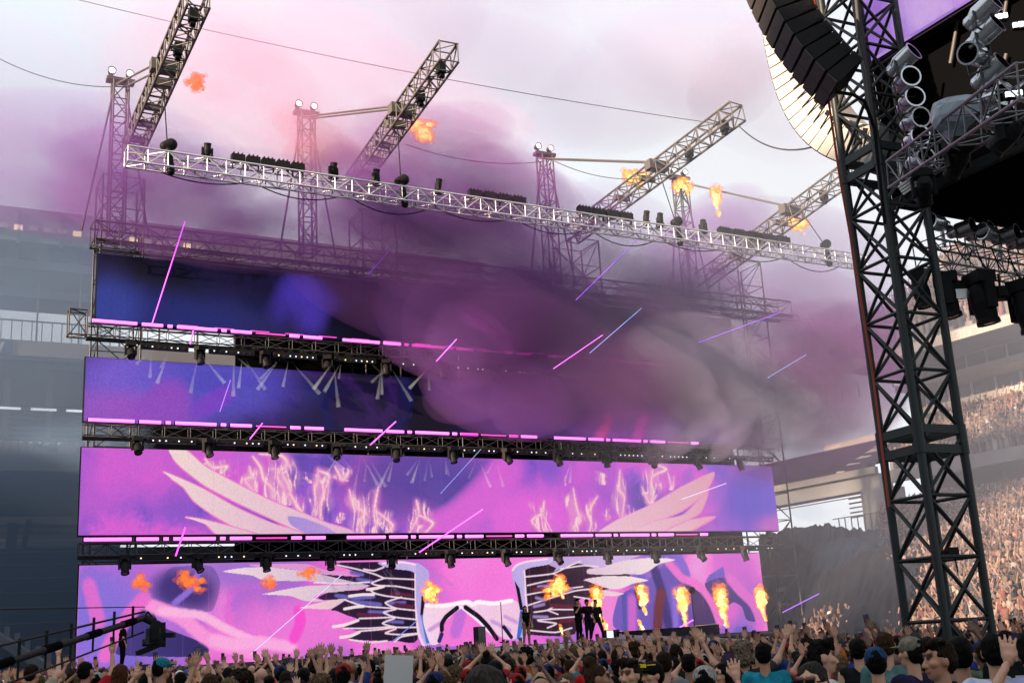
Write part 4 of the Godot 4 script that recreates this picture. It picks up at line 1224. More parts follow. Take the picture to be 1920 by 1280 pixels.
# Fire is see-through: nested ragged sheets, thin and orange outside, dense and white-hot within.
func flames():
	var shells := [
		[1.1, flame_material("flame_rim", Color(1.0, 0.28, 0.05), Color(1.0, 0.55, 0.16), 1.3, 0.16)],
		[0.94, flame_material("flame_outer", Color(1.0, 0.42, 0.08), Color(1.0, 0.7, 0.25), 1.5, 0.32)],
		[0.74, flame_material("flame_inner", Color(1.0, 0.6, 0.16), Color(1.0, 0.88, 0.45), 1.9, 0.5)],
		[0.5, flame_material("flame_core", Color(1.0, 0.82, 0.42), Color(1.0, 0.97, 0.8), 2.6, 0.75)]]
	var red_shells := [
		[1.15, flame_material("red_rim", Color(0.95, 0.3, 0.1), Color(1.0, 0.5, 0.25), 0.9, 0.16)],
		[0.92, flame_material("red_outer", Color(1.0, 0.36, 0.1), Color(1.0, 0.56, 0.28), 1.0, 0.34)],
		[0.62, flame_material("red_core", Color(1.0, 0.42, 0.12), Color(1.0, 0.66, 0.34), 1.15, 0.55)]]
	var fn := FastNoiseLite.new()
	fn.fractal_octaves = 4
	fn.fractal_gain = 0.6
	var spots := [
		["column", st(24.03, 2.94, 3), 1.75, "hot", "nearest the three dark performers on the stage"], ["column", st(26.74, 3.25, 3), 1.45, "hot", "second from the performers on the stage"],
		["column", st(29.23, 2.62, 3), 1.95, "hot", "third from the performers on the stage"], ["column", st(31.80, 2.45, 3), 2.0, "hot", "fourth from the performers on the stage"],
		["column", st(34.42, 2.62, 3), 1.75, "hot", "at the right end of the stage"],
		["ball", st(15.40, 4.70, 2), 0.55, "hot", "before the left wing's spine on the lowest screen"], ["ball", st(22.30, 4.68, 2), 0.6, "hot", "before the right wing on the lowest screen"],
		["wisp", st(2.23, 5.47, 2), 0.42, "red", "farthest left before the lowest screen"], ["wisp", st(4.33, 5.43, 2), 0.5, "red", "before the dark blue shape on the lowest screen"],
		["ball", st(7.71, 5.30, 2), 0.34, "red", "left of the left wing on the lowest screen"], ["wisp", st(9.59, 5.74, 2), 0.36, "red", "over the pale feathers of the left wing"],
		["ball", st(15.61, 27.84, 3), 0.75, "hot", "in the sky right of the second boom"], ["wisp", st(28.59, 27.12, 3), 0.75, "hot", "in the sky left of the third boom's joint"],
		["ball", st(31.99, 27.17, 3), 0.62, "hot", "in the sky under the third boom"], ["tall", st(34.35, 25.64, 3), 1.9, "hot", "in the sky, the tallest, right of the third boom"],
		["ball", st(40.54, 25.81, 3), 0.62, "hot", "in the sky over the fourth boom"], ["wisp", st(4.79, 29.91, 0), 0.5, "red", "in the pink smoke right of the leftmost boom"],
		["lick", st(24.41, 2.31, 3), 0.8, "hot", "at the feet of the right-hand performer"], ["lick", st(26.53, 2.21, 3), 0.7, "hot", "below the second flame column"],
		["lick", st(21.80, 2.48, 3), 0.5, "hot", "low on the deck left of the performers"]]
	for k in spots.size():
		var f = spots[k]
		var z: float = f[2]
		var rr := RandomNumberGenerator.new()
		rr.seed = 300 + k
		var sh := []
		if f[0] == "column":
			sh = [[Vector3(0, 0, 0), Vector3(-0.08, 0.45, 0) * z, 0.035 * z, 0.09 * z], [Vector3(-0.08, 0.42, 0) * z, Vector3(-0.08, 0.85, 0) * z, 0.1 * z, 0.14 * z]]
			for q in 8:
				sh.append([Vector3(rr.randf_range(-0.2, 0.06), rr.randf_range(0.45, 0.98), rr.randf_range(-0.08, 0.08)) * z, 0, Vector3.ONE * rr.randf_range(0.06, 0.11) * z, 0])
		elif f[0] == "tall":
			sh = [[Vector3(0.02, 0, 0) * z, Vector3(-0.03, 0.55, 0) * z, 0.04 * z, 0.08 * z]]
			for q in 9:
				sh.append([Vector3(rr.randf_range(-0.14, 0.1), rr.randf_range(0.5, 0.95), rr.randf_range(-0.1, 0.1)) * z, 0, Vector3.ONE * rr.randf_range(0.06, 0.11) * z, 0])
		elif f[0] == "lick":
			sh = [[Vector3.ZERO, Vector3(-0.1, 0.5, 0) * z, 0.07 * z, 0.12 * z], [Vector3(-0.1, 0.5, 0) * z, Vector3(-0.3, 1.0, 0) * z, 0.11 * z, 0.03 * z]]
		else:
			var flat := 0.5 if f[0] == "wisp" else 0.8
			for q in 14:
				var v := Vector3(rr.randfn(0, 0.55), rr.randfn(0, 0.5) * flat, rr.randfn(0, 0.25)) * z
				sh.append([v, 0, Vector3(1.15, 0.85, 0.8) * rr.randf_range(0.2, 0.42) * z, 0])
			sh.append([Vector3(0.3, -0.3, 0) * z, Vector3(0.55, -0.85, 0) * z, 0.18 * z, 0.05 * z])
		var kind := "tall narrow" if f[0] == "tall" else "bright columnar" if f[0] == "column" else "small licking" if f[0] == "lick" else "ragged orange" if f[3] == "red" else "billowing yellow"
		var fl := thing("flame", "%s flame %s" % [kind, f[4]], "flame", f[1], "stage flames")
		fl.basis = stage_axes()
		for s in (red_shells if f[3] == "red" else shells):
			var g := acc()
			var part := []
			for q in sh:
				if q[2] is Vector3:
					part.append([q[0] * (0.6 + 0.4 * s[0]) + Vector3(0, 0.02 * z, 0), 0, q[2] * s[0], 0])
				else:
					part.append([q[0], q[1], q[2] * s[0], q[3] * s[0]])
			fn.seed = 40 + k * 7 + int(s[0] * 10)
			fn.frequency = 1.5 + 1.2 * s[0]
			net(g, part, 0.055 if z > 0.5 else 0.04, 0.1 * z, fn, (0.16 + 0.16 * s[0]) * clampf(z, 0.4, 1.0))
			if g.v.size():
				put(fl, "flame_sheet", made(g), s[1])
		if k == 2:
			var ol := OmniLight3D.new()
			ol.name = "flame_glow"
			ol.light_color = Color(1.0, 0.6, 0.2)
			ol.light_energy = 2.0
			ol.light_size = 0.5
			ol.omni_range = 60
			ol.omni_attenuation = 2.0
			ol.shadow_enabled = true
			ol.position = f[1] + N * 1.2 + V * 0.8
			add_child(ol, true)

func lasers():
	var beams := [
		[st(2.56, 16.79, 1.5), st(3.94, 21.85, 1.5), 0.04, "magenta_rod_glow", "crossing the highest screen's left half"], [st(4.26, 16.00, 1.5), st(4.39, 16.64, 1.5), 0.05, "magenta_rod_glow", "short, among the upper light bars at left"],
		[st(5.62, 12.96, 1.5), st(6.10, 14.46, 1.5), 0.035, "violet_rod_glow", "over the third screen's pink streak"], [st(6.98, 11.76, 1.5), st(7.57, 12.52, 1.5), 0.04, "magenta_rod_glow", "short, across the middle light bars at left"],
		[st(10.78, 10.71, 6.5), st(12.01, 11.78, 6.5), 0.045, "magenta_rod_glow", "crossing the middle light bars at centre"], [st(14.08, 14.63, 6.5), st(15.15, 15.74, 6.5), 0.04, "magenta_rod_glow", "crossing the upper light bars at centre"],
		[st(20.23, 14.68, 6.5), st(23.19, 16.57, 6.5), 0.03, "magenta_rod_glow", "long, across the right end of the upper bars"], [st(22.35, 15.59, 6.5), st(25.68, 18.17, 6.5), 0.035, "blue_rod_glow", "pale blue, right of centre in the smoke"],
		[st(21.79, 18.25, 6.5), st(25.81, 21.86, 6.5), 0.03, "violet_rod_glow", "rising through smoke below the third boom"], [st(15.13, 6.60, 1.5), st(18.63, 8.63, 1.5), 0.05, "magenta_rod_glow", "rising from the lowest bars at centre"],
		[st(3.77, 6.60, 1.5), st(4.16, 7.82, 1.5), 0.055, "magenta_rod_glow", "standing across the lowest bars at left"], [st(37.06, 2.99, 1.5), st(43.98, 5.24, 1.5), 0.05, "violet_rod_glow", "long, before the dark tarpaulin right of the stage"],
		[st(7.03, 2.38, 1.5), st(11.22, 5.63, 1.5), 0.025, "pale_rod_glow", "long and pale, before the lowest screen's pink left"], [st(13.60, 2.57, 1.5), st(14.89, 3.46, 1.5), 0.035, "blue_rod_glow", "pale blue, at the foot of the left wing"],
		[st(16.38, 9.40, 1.5), st(18.71, 11.64, 1.5), 0.025, "blue_rod_glow", "thin blue, over the second screen's centre"], [st(29.10, 16.63, 6.5), st(35.02, 18.80, 6.5), 0.035, "violet_rod_glow", "long, in the smoke right of the screens"],
		[st(30.83, 9.23, 1.5), st(34.05, 10.15, 1.5), 0.035, "pale_rod_glow", "pale, over the second screen's right wing"], [st(12.93, 20.21, 1.5), st(14.23, 21.79, 1.5), 0.03, "violet_rod_glow", "short, at the roof beam's dark end"],
		[st(28.70, 2.43, 3), st(29.70, 2.81, 3), 0.06, "magenta_rod_glow", "short and bright, between flames on the deck"], [st(33.50, 15.02, 6.5), st(36.45, 16.49, 6.5), 0.03, "blue_rod_glow", "short blue, in the smoke by the tower"]]
	for b in beams:
		var mi := rod(self, numbered("laser_rod"), b[0], b[1], b[2] * 0.62, M[b[3]])  # thin self-glowing rods stand in for laser light in the haze
		tag(mi, "glowing rod drawn as laser beam " + b[4], "laser beam", "rods drawn as laser beams before the stage")

# ---------------------------------------------------------------- right-hand tower
func delay_tower():
	var c := Vector3(6.578, 3.033, -18.535)
	c.y = 0
	var fwd := Vector3(-c.x, 0, -c.z).normalized()
	var side := fwd.cross(Vector3.UP)
	var a := 0.62
	var o := thing("delay_tower", "tall black-green lattice tower rising from the crowd at right", "lattice tower", c)
	var corner := [fwd * a + side * 0.03, side * -a, -fwd * a - side * 0.03, side * a]
	var m: Material = M.tower_paint
	for k in 4:
		for j in 3:
			rod(o, "chord", c + corner[k] + Vector3.UP * (j * 4.9 - 0.1), c + corner[k] + Vector3.UP * ((j + 1) * 4.9 - 0.12), 0.068, m)
			rod(o, "chord_sleeve", c + corner[k] + Vector3.UP * (j * 4.9 + 4.62), c + corner[k] + Vector3.UP * (j * 4.9 + 5.1), 0.086, m)
	var bay := 0.955
	for k in 4:
		var p: Vector3 = c + corner[k]
		var q: Vector3 = c + corner[(k + 1) % 4]
		for j in 15:
			var h0 := 0.14 + j * bay + int(j / 5) * 0.12
			var h1 := h0 + bay
			rod(o, "brace", p + Vector3.UP * h0, q + Vector3.UP * h1, 0.03, m)
			rod(o, "brace", q + Vector3.UP * h0 + (q - p) * 0.0, p + Vector3.UP * h1, 0.03, m)
			if j % 5 == 0:
				beam(o, "joint_beam", p + Vector3.UP * (h0 - 0.02), q + Vector3.UP * (h0 - 0.02), 0.07, 0.14, m)
				beam(o, "joint_beam", p + Vector3.UP * (h0 - 0.34), q + Vector3.UP * (h0 - 0.34), 0.07, 0.14, m)
			else:
				rod(o, "cross_bar", p + Vector3.UP * h0, q + Vector3.UP * h0, 0.03, m)
	# small things fixed to the tower
	var db := thing("splitter_box", "small black box fixed on the tower's lower right face", "cable box", Vector3(6.746, 3.094, -18.364))
	slab(db, "box", db.position, Vector3(0.17, 0.13, 0.14), M.black_plastic)
	rod(db, "cable", db.position + Vector3(0.03, -0.06, 0), db.position + Vector3(0.04, -0.32, 0), 0.012, M.black_plastic)
	slab(db, "bracket", db.position + Vector3(-0.14, -0.01, 0), Vector3(0.16, 0.05, 0.05), M.black_steel)
	var cb := put(self, "tower_cable", tube([Vector3(5.805, 3.826, -18.200), Vector3(5.730, 5.916, -17.879), Vector3(5.531, 7.833, -17.403), Vector3(5.333, 8.934, -16.938), Vector3(5.169, 10.095, -16.460), Vector3(4.949, 11.476, -15.767)], 0.02), mat("orange_cable", Color(0.35, 0.05, 0.02), 0.6))
	tag(cb, "orange cable running up the tower's left chord", "cable")
	var c2 := put(self, "tower_cable", tube([Vector3(7.349, 1.884, -18.923), Vector3(7.328, 3.739, -18.842), Vector3(7.223, 5.301, -18.664), Vector3(7.147, 6.519, -18.430), Vector3(7.010, 7.901, -18.081)], 0.02), M.black_plastic)
	tag(c2, "black cable hanging along the tower's right chord", "cable")
	var c3 := put(self, "tower_cable", tube([Vector3(5.079, 10.281, -16.278), Vector3(5.234, 10.094, -16.324), Vector3(5.503, 10.009, -16.278), Vector3(5.670, 9.883, -16.282), Vector3(5.869, 9.570, -16.594), Vector3(6.037, 8.190, -17.219)], 0.03), M.black_plastic)
	tag(c3, "thick black cable looping from the black speaker column to the tower", "cable")
	var db2 := put(self, "ladder_pipe", tube([Vector3(5.986, 12.102, -16.865), Vector3(6.052, 11.499, -17.193), Vector3(6.175, 11.018, -17.409), Vector3(6.296, 9.968, -17.878)], 0.035, 6), M.boom_steel)
	tag(db2, "bare pipe with clamps beside the purple side screen", "pipe")

# ---------------------------------------------------------------- line arrays
func line_array(called_label: String, at: Vector3, front: Vector3, n: int, wide: float, high: float, deep: float, grille: Material, side: Material, start: float, splay: Array) -> Node3D:
	var o := thing("line_array", called_label, "loudspeaker column", at)
	var right := front.cross(Vector3.UP).normalized()
	var p := at
	var a := start
	for k in n:
		var f := (front * cos(a) - Vector3.UP * sin(a)).normalized()
		var up := (Vector3.UP * cos(a) + front * sin(a)).normalized()
		var ax := Basis(right, up, -f)
		var c := p - up * high / 2 - f * deep / 2
		# wedge cabinet, narrower at the back
		var g := acc()
		var hb := high * 0.72
		var fr := [Vector3(-wide / 2, -high / 2 + 0.012, -deep / 2), Vector3(wide / 2, -high / 2 + 0.012, -deep / 2), Vector3(wide / 2, high / 2 - 0.012, -deep / 2), Vector3(-wide / 2, high / 2 - 0.012, -deep / 2)]
		var bk := [Vector3(-wide * 0.42, -hb / 2, deep / 2), Vector3(wide * 0.42, -hb / 2, deep / 2), Vector3(wide * 0.42, hb / 2, deep / 2), Vector3(-wide * 0.42, hb / 2, deep / 2)]
		quad(g, fr[0], fr[1], fr[2], fr[3])
		quad(g, bk[1], bk[0], bk[3], bk[2])
		for e in 4:
			var e2 := (e + 1) % 4
			quad(g, fr[e2], fr[e], bk[e], bk[e2])
		var cab := put(o, "cabinet", made(g), side, Transform3D(ax, c - at))
		for s in [-1, 1]:
			put(cab, "grille", unit_box, grille, Transform3D(Basis.from_scale(Vector3(wide * 0.485, high - 0.05, 0.02)), Vector3(s * wide * 0.247, 0, -deep / 2 - 0.012)))
		for s in [-1, 1]:
			put(cab, "handle", unit_box, M.black_plastic, Transform3D(Basis(Vector3.UP, s * 0.1) * Basis.from_scale(Vector3(0.016, high * 0.42, deep * 0.16)), Vector3(s * wide * 0.433, 0, deep * 0.33)))
			put(cab, "rigging_bar", unit_box, M.black_steel, Transform3D(Basis(Vector3.UP, s * 0.1) * Basis.from_scale(Vector3(0.016, high * 0.09, deep * 0.55)), Vector3(s * wide * 0.465, -high * 0.36, 0.06)))
		p -= up * high
		a += splay[mini(k, splay.size() - 1)]
	return o

func line_arrays():
	var look := Vector3(0.28, 0, -1).normalized()
	var lf := Vector3.UP.cross(look).normalized()
	line_array("long black speaker column curving down beside the tower, top right", Vector3(3.769, 14.767, -16.163), (lf * 0.96 - look * 0.28).normalized(), 20, 0.85, 0.255, 0.6, M.brown_grille, M.black_plastic, 0.04, [0.01, 0.01, 0.015, 0.015, 0.02, 0.02, 0.025, 0.025, 0.03, 0.03, 0.035, 0.04, 0.045, 0.05, 0.05, 0.055, 0.06, 0.06])
	line_array("sunlit white speaker column curving behind the black one", Vector3(5.710, 14.703, -20.700), (lf * 0.8 + look * 0.6).normalized(), 22, 1.1, 0.255, 0.75, M.black_plastic, M.white_cabinet, 0.0, [0.0, 0.0, 0.01, 0.015, 0.02, 0.03, 0.03, 0.035, 0.04, 0.05, 0.06, 0.07, 0.08, 0.085, 0.09, 0.09])

# ---------------------------------------------------------------- lighting roof at top right
var can_mesh: ArrayMesh
var bore_mesh: ArrayMesh

func par_can(label: String, at: Vector3, aim: Vector3, size: float, post: bool) -> void:
	if can_mesh == null:
		can_mesh = lathe([Vector2(0, -0.24), Vector2(0.07, -0.235), Vector2(0.1, -0.2), Vector2(0.105, -0.12), Vector2(0.15, -0.03), Vector2(0.15, 0.24), Vector2(0.165, 0.25), Vector2(0.165, 0.265), Vector2(0.14, 0.265)], 18)
		bore_mesh = lathe([Vector2(0.142, 0.262), Vector2(0.138, -0.02), Vector2(0, -0.06)], 18)
	var o := thing("par_can", label, "stage light", at, "silver PAR cans on the lighting roof")
	var y := aim.normalized()
	var x := Vector3.UP.cross(y).normalized()
	var b := Basis(x, y, x.cross(y)) * Basis.from_scale(Vector3.ONE * size)
	put(o, "can", can_mesh, M.chrome, Transform3D(b, Vector3.ZERO))
	put(o, "bore", bore_mesh, M.black_plastic, Transform3D(b, Vector3.ZERO))
	for s in [-1, 1]:
		rod(o, "yoke_arm", at + x * s * 0.17 * size, at + x * s * 0.15 * size - Vector3.UP * 0.24 * size, 0.014, M.grey_steel)
	rod(o, "yoke_bar", at + x * 0.15 * size - Vector3.UP * 0.24 * size, at - x * 0.15 * size - Vector3.UP * 0.24 * size, 0.014, M.grey_steel)

func roof_rig():
	var k0 := Vector3(7.213, 9.498, -19.912)
	var o := thing("lighting_roof", "big black draped roof box filling the top right corner", "stage roof", k0 + U * 8 + N * 5)
	var ax := Basis(U, Vector3.UP, N)
	slab(o, "left_drape", k0 + N * 10 + Vector3.UP * 6, Vector3(0.1, 12, 20), M.drape, ax)
	slab(o, "far_drape", k0 + U * 11 + Vector3.UP * 6.003, Vector3(21.9, 12, 0.1), M.drape, ax)
	slab(o, "roof_deck", k0 + U * 11 + N * 10 + Vector3.UP * 3.2, Vector3(21.7, 0.15, 19.7), M.drape, ax)
	beam(o, "edge_beam", k0 - U * 0.12, k0 - U * 0.12 + N * 20, 0.12, 0.18, M.black_steel)
	for q in 6:
		rod(o, "drape_pole", k0 - U * 0.16 + N * (0.5 + q * 1.9), k0 - U * 0.16 + N * (0.5 + q * 1.9) + Vector3.UP * 5.2, 0.03, M.boom_steel)
	for q in 9:
		rod(o, "drape_brace", k0 - U * 0.16 + N * (0.2 + q * 0.4) + Vector3.UP * (0.4 + (q * 37 % 11) * 0.32), k0 - U * 0.16 + N * (0.5 + q * 0.4) + Vector3.UP * (0.9 + (q * 37 % 11) * 0.36), 0.035, M.boom_steel)
	# purple side screen
	var c := Canvas.new(220, 150)
	c.wash(51, 0.006, [rgb(150, 110, 200), rgb(196, 160, 222), rgb(206, 172, 226), rgb(180, 140, 216)])
	c.patch(80, 90, 60, 70, rgb(150, 140, 165), 0.9)
	c.patch(70, 30, 50, 40, rgb(205, 180, 205), 0.8)
	c.line([110, 150, 125, 70, 150, 0], 12, rgb(222, 180, 226), 12)
	c.line([40, 110, 70, 160], 14, rgb(190, 140, 220), 9)
	c.poly([112, 150, 122, 118, 128, 150], rgb(100, 96, 130))
	var p1 := Vector3(6.878, 12.150, -19.281)
	var s := thing("side_screen", "pale purple LED screen on the side of the black lighting roof", "LED screen", p1)
	slab(s, "frame", p1 + N * 4.5 + Vector3.UP * 3 + U * 0.2, Vector3(0.2, 6.1, 9.1), M.black_plastic, ax)
	var sm := screen_material("side_screen", c.texture(9, 0.03), 1.0)
	for q in 9:
		for w in 6:
			var g := acc()
			var a := p1 + N * (q + 0.004) + Vector3.UP * (w + 0.004)
			var b := a + N * 0.992
			var up := Vector3.UP * 0.992
			var u0 := q / 9.0
			var v0 := 1.0 - w / 6.0
			quad(g, a + up, b + up, b, a, Vector2(u0, v0 - 1 / 6.0), Vector2(u0 + 1 / 9.0, v0 - 1 / 6.0), Vector2(u0 + 1 / 9.0, v0), Vector2(u0, v0))
			for e in [[a, b], [b, b + up], [b + up, a + up], [a + up, a]]:
				quad(g, e[0], e[1], e[1] + U * 0.08, e[0] + U * 0.08, Vector2(u0, v0), Vector2(u0, v0), Vector2(u0, v0), Vector2(u0, v0))
			put(s, "panel", made(g), sm, Transform3D(Basis(), -p1))
	# first lighting truss
	var ta := Vector3(6.049, 8.631, -16.250)
	var tb := Vector3(5.851, 7.617, -11.362)
	var t := thing("rig_truss", "short silver truss end with lamps before the black roof", "truss", ta)
	truss(t, ta, tb, 0.4, 0.4, 0.55, 0.024, 0.012, M.rig_alloy)
	beam(t, "end_frame", ta + Vector3.UP * 0.22, ta - Vector3.UP * 0.22, 0.05, 0.05, M.aluminium, N)
	var look := Vector3(0.28, 0.2, -1).normalized()
	var right := look.cross(Vector3.UP).normalized()
	var aims := [right * 0.75 - look * 0.55 + Vector3.UP * 0.45, right * 0.35 - look * 0.9 + Vector3.UP * 0.1, -right * 0.55 - look * 0.8, right * 0.45 - look * 0.9]
	var pa := [[Vector3(5.908, 9.945, -15.219), 0], [Vector3(5.949, 9.686, -15.337), 1], [Vector3(6.009, 9.413, -15.450), 1], [Vector3(6.067, 9.157, -15.549), 3], [Vector3(6.083, 8.893, -15.663), 1], [Vector3(6.132, 8.612, -15.767), 3]]
	for k in pa.size():
		par_can("%s PAR can from the top in the left column beside the tower" % ORD[k], pa[k][0], aims[pa[k][1]], 0.95, true)
	var pb := [[Vector3(5.865, 9.064, -12.431), 0], [Vector3(5.898, 8.838, -12.543), 0], [Vector3(5.857, 8.644, -12.668), 2], [Vector3(5.970, 8.414, -12.735), 0], [Vector3(6.033, 8.136, -12.844), 3], [Vector3(6.060, 7.921, -12.933), 3]]
	for k in pb.size():
		par_can("%s PAR can from the top, right column over the truss" % ORD[k] + (", its white mouth turned left" if k == 2 else ""), pb[k][0], aims[pb[k][1]], 0.88, true)
	var la := rod(self, numbered("lamp_pipe"), Vector3(5.888, 10.388, -15.106), Vector3(6.206, 8.445, -15.923), 0.025, M.grey_steel)
	tag(la, "vertical pipe carrying the left column of PAR cans", "pipe")
	var lb := rod(self, numbered("lamp_pipe"), Vector3(5.889, 9.366, -12.367), Vector3(6.134, 7.846, -13.053), 0.025, M.grey_steel)
	tag(lb, "vertical pipe carrying the right column of PAR cans", "pipe")
	var wl := [[Vector3(6.663, 9.680, -13.568), "upper"], [Vector3(6.493, 9.079, -12.739), "right-hand"], [Vector3(6.049, 7.944, -12.324), "lower"]]
	for w in wl:
		var lamp := thing("roof_lamp", "small white lamp lit under the black roof, the %s one" % w[1], "lamp", w[0], "white lamps under the roof")
		slab(lamp, "housing", w[0] + look * 0.06, Vector3(0.2, 0.1, 0.08), M.black_plastic)
		for q in 3:
			slab(lamp, "lamp", w[0] + right * (q - 1) * 0.065, Vector3(0.05, 0.06, 0.03), M.white_lamp)
	# lamp in a plastic rain cover
	var pc := Vector3(5.974, 8.407, -13.817)
	var g2 := acc()
	var fn := FastNoiseLite.new()
	fn.frequency = 3.0
	fn.seed = 3
	var gs := acc()
	net(gs, [[right * -0.1, 0, Vector3(0.24, 0.27, 0.24), 0], [right * 0.16 + Vector3.UP * 0.06, 0, Vector3(0.2, 0.22, 0.22), 0], [Vector3(0, -0.1, 0), Vector3(-0.05, -0.5, 0), 0.15, 0.05]], 0.15, 0.03, fn, 0.05)
	for q in gs.i.size() / 3:
		var va: Vector3 = gs.v[gs.i[q * 3]]
		var vb: Vector3 = gs.v[gs.i[q * 3 + 1]]
		var vc: Vector3 = gs.v[gs.i[q * 3 + 2]]
		var nn := (vc - va).cross(vb - va).normalized()
		var i0: int = g2.v.size()
		g2.v.append_array(PackedVector3Array([va, vb, vc]))
		g2.n.append_array(PackedVector3Array([nn, nn, nn]))
		g2.i.append_array(PackedInt32Array([i0, i0 + 1, i0 + 2]))
	var wrap := thing("wrapped_lamp", "stage light wrapped in pale clear plastic on the silver truss", "stage light", pc)
	put(wrap, "plastic_cover", made(g2), M.plastic_wrap)
	slab(wrap, "base", pc + Vector3(0.0, -0.42, 0), Vector3(0.3, 0.12, 0.3), M.black_plastic)
	# dark lamps hung under the first truss
	var hung := [[Vector3(5.983, 8.276, -15.275), "at the truss end"], [Vector3(6.032, 8.198, -14.125), "below the wrapped lamp"], [Vector3(6.017, 7.855, -12.624), "near the right edge"]]
	for k in 3:
		moving_head("black moving head hanging under the silver truss end, " + hung[k][1], hung[k][0], "moving heads at the lighting roof", true, 1.0, 2.4 + k * 0.5, 0.62)
	var sb := thing("strip_light", "grey slatted strip light at the silver truss end", "stage light", Vector3(5.940, 8.156, -15.570))
	var sx := Basis(Vector3.UP, -0.6) * Basis(Vector3.BACK, 0.4)
	slab(sb, "housing", sb.position, Vector3(0.36, 0.2, 0.16), M.black_plastic, sx)
	for q in 4:
		slab(sb, "slat", sb.position + sx.z * 0.09 + sx.y * (0.07 - q * 0.046), Vector3(0.34, 0.03, 0.03), M.grey_board, sx)
	# second truss, along the far edge
	var ua := Vector3(8.008, 8.923, -20.947)
	var ub := Vector3(11.128, 9.033, -22.969)
	var t2 := thing("rig_truss", "cluttered silver truss right of the tower below the black roof", "truss", ua)
	truss(t2, ua, ub, 0.45, 0.46, 0.5, 0.025, 0.013, M.rig_alloy)
	for k in 4:
		var pp := ua.lerp(ub, 0.18 + k * 0.24)
		rod(t2, "hanger", pp + Vector3.UP * 0.2, pp + Vector3.UP * 1.3, 0.04, M.aluminium)
	var row := [Vector3(8.106, 9.245, -20.232), Vector3(8.433, 9.062, -20.164), Vector3(8.722, 8.961, -20.077), Vector3(8.931, 8.910, -20.002), Vector3(9.122, 8.826, -19.945), Vector3(9.374, 8.683, -19.878)]
	for k in row.size():
		par_can("%s PAR can from the left in the row above the cluttered truss" % ORD[k], row[k], right * (0.9 if k % 3 else -0.5) - look * 0.55 + Vector3.UP * 0.15, 1.0, false)
	var rp := rod(self, numbered("lamp_pipe"), Vector3(7.904, 9.367, -20.381), Vector3(9.672, 8.577, -19.887), 0.03, M.boom_steel)
	tag(rp, "pipe carrying the row of PAR cans above the cluttered truss", "pipe")
	var big := [[Vector3(7.562, 8.325, -20.194), 0.8, "half behind the tower's right chord"], [Vector3(7.966, 8.201, -20.077), 0.95, "just right of the tower"], [Vector3(8.514, 8.123, -19.876), 1.1, "largest, in the middle"], [Vector3(9.191, 7.869, -19.650), 1.1, "cut by the right edge"]]
	for k in 4:
		moving_head("big black moving head under the cluttered truss, " + big[k][2], big[k][0], "moving heads at the lighting roof", true, 0.15, 0.5 + k * 0.4, big[k][1])
	for k in 2:
		var q: Vector3 = [Vector3(8.195, 7.919, -20.071), Vector3(8.862, 7.710, -19.849)][k]
		var ml := thing("small_floodlight", "small %s floodlight hanging under the cluttered truss" % ["clear-fronted" if k == 0 else "square black", ""][0], "stage light", q)
		slab(ml, "housing", q, Vector3(0.26, 0.24, 0.2), M.black_plastic)
		slab(ml, "glass", q + Vector3(0, -0.15 if k == 0 else 0.0, 0.12), Vector3(0.22, 0.18, 0.06), M.chrome if k == 0 else M.lens)
		rod(ml, "yoke_arm", q + Vector3.UP * 0.1, q + Vector3.UP * 0.35, 0.02, M.black_steel)
	for k in 5:
		var ca := put(self, "rig_cable", tube(sag([Vector3(7.995, 9.143, -20.539), Vector3(8.415, 8.972, -20.431), Vector3(8.758, 8.795, -20.347), Vector3(9.012, 8.727, -20.259), Vector3(9.262, 8.623, -20.181)][k], [Vector3(8.369, 8.867, -20.486), Vector3(8.687, 8.732, -20.398), Vector3(8.975, 8.603, -20.317), Vector3(9.284, 8.506, -20.209), Vector3(9.546, 8.417, -20.116)][k], 0.22 + 0.06 * k), 0.014), M.black_plastic)
		tag(ca, "%s loop of black cable from the left on the cluttered truss" % ORD[k], "cable", "cable loops on the cluttered truss")

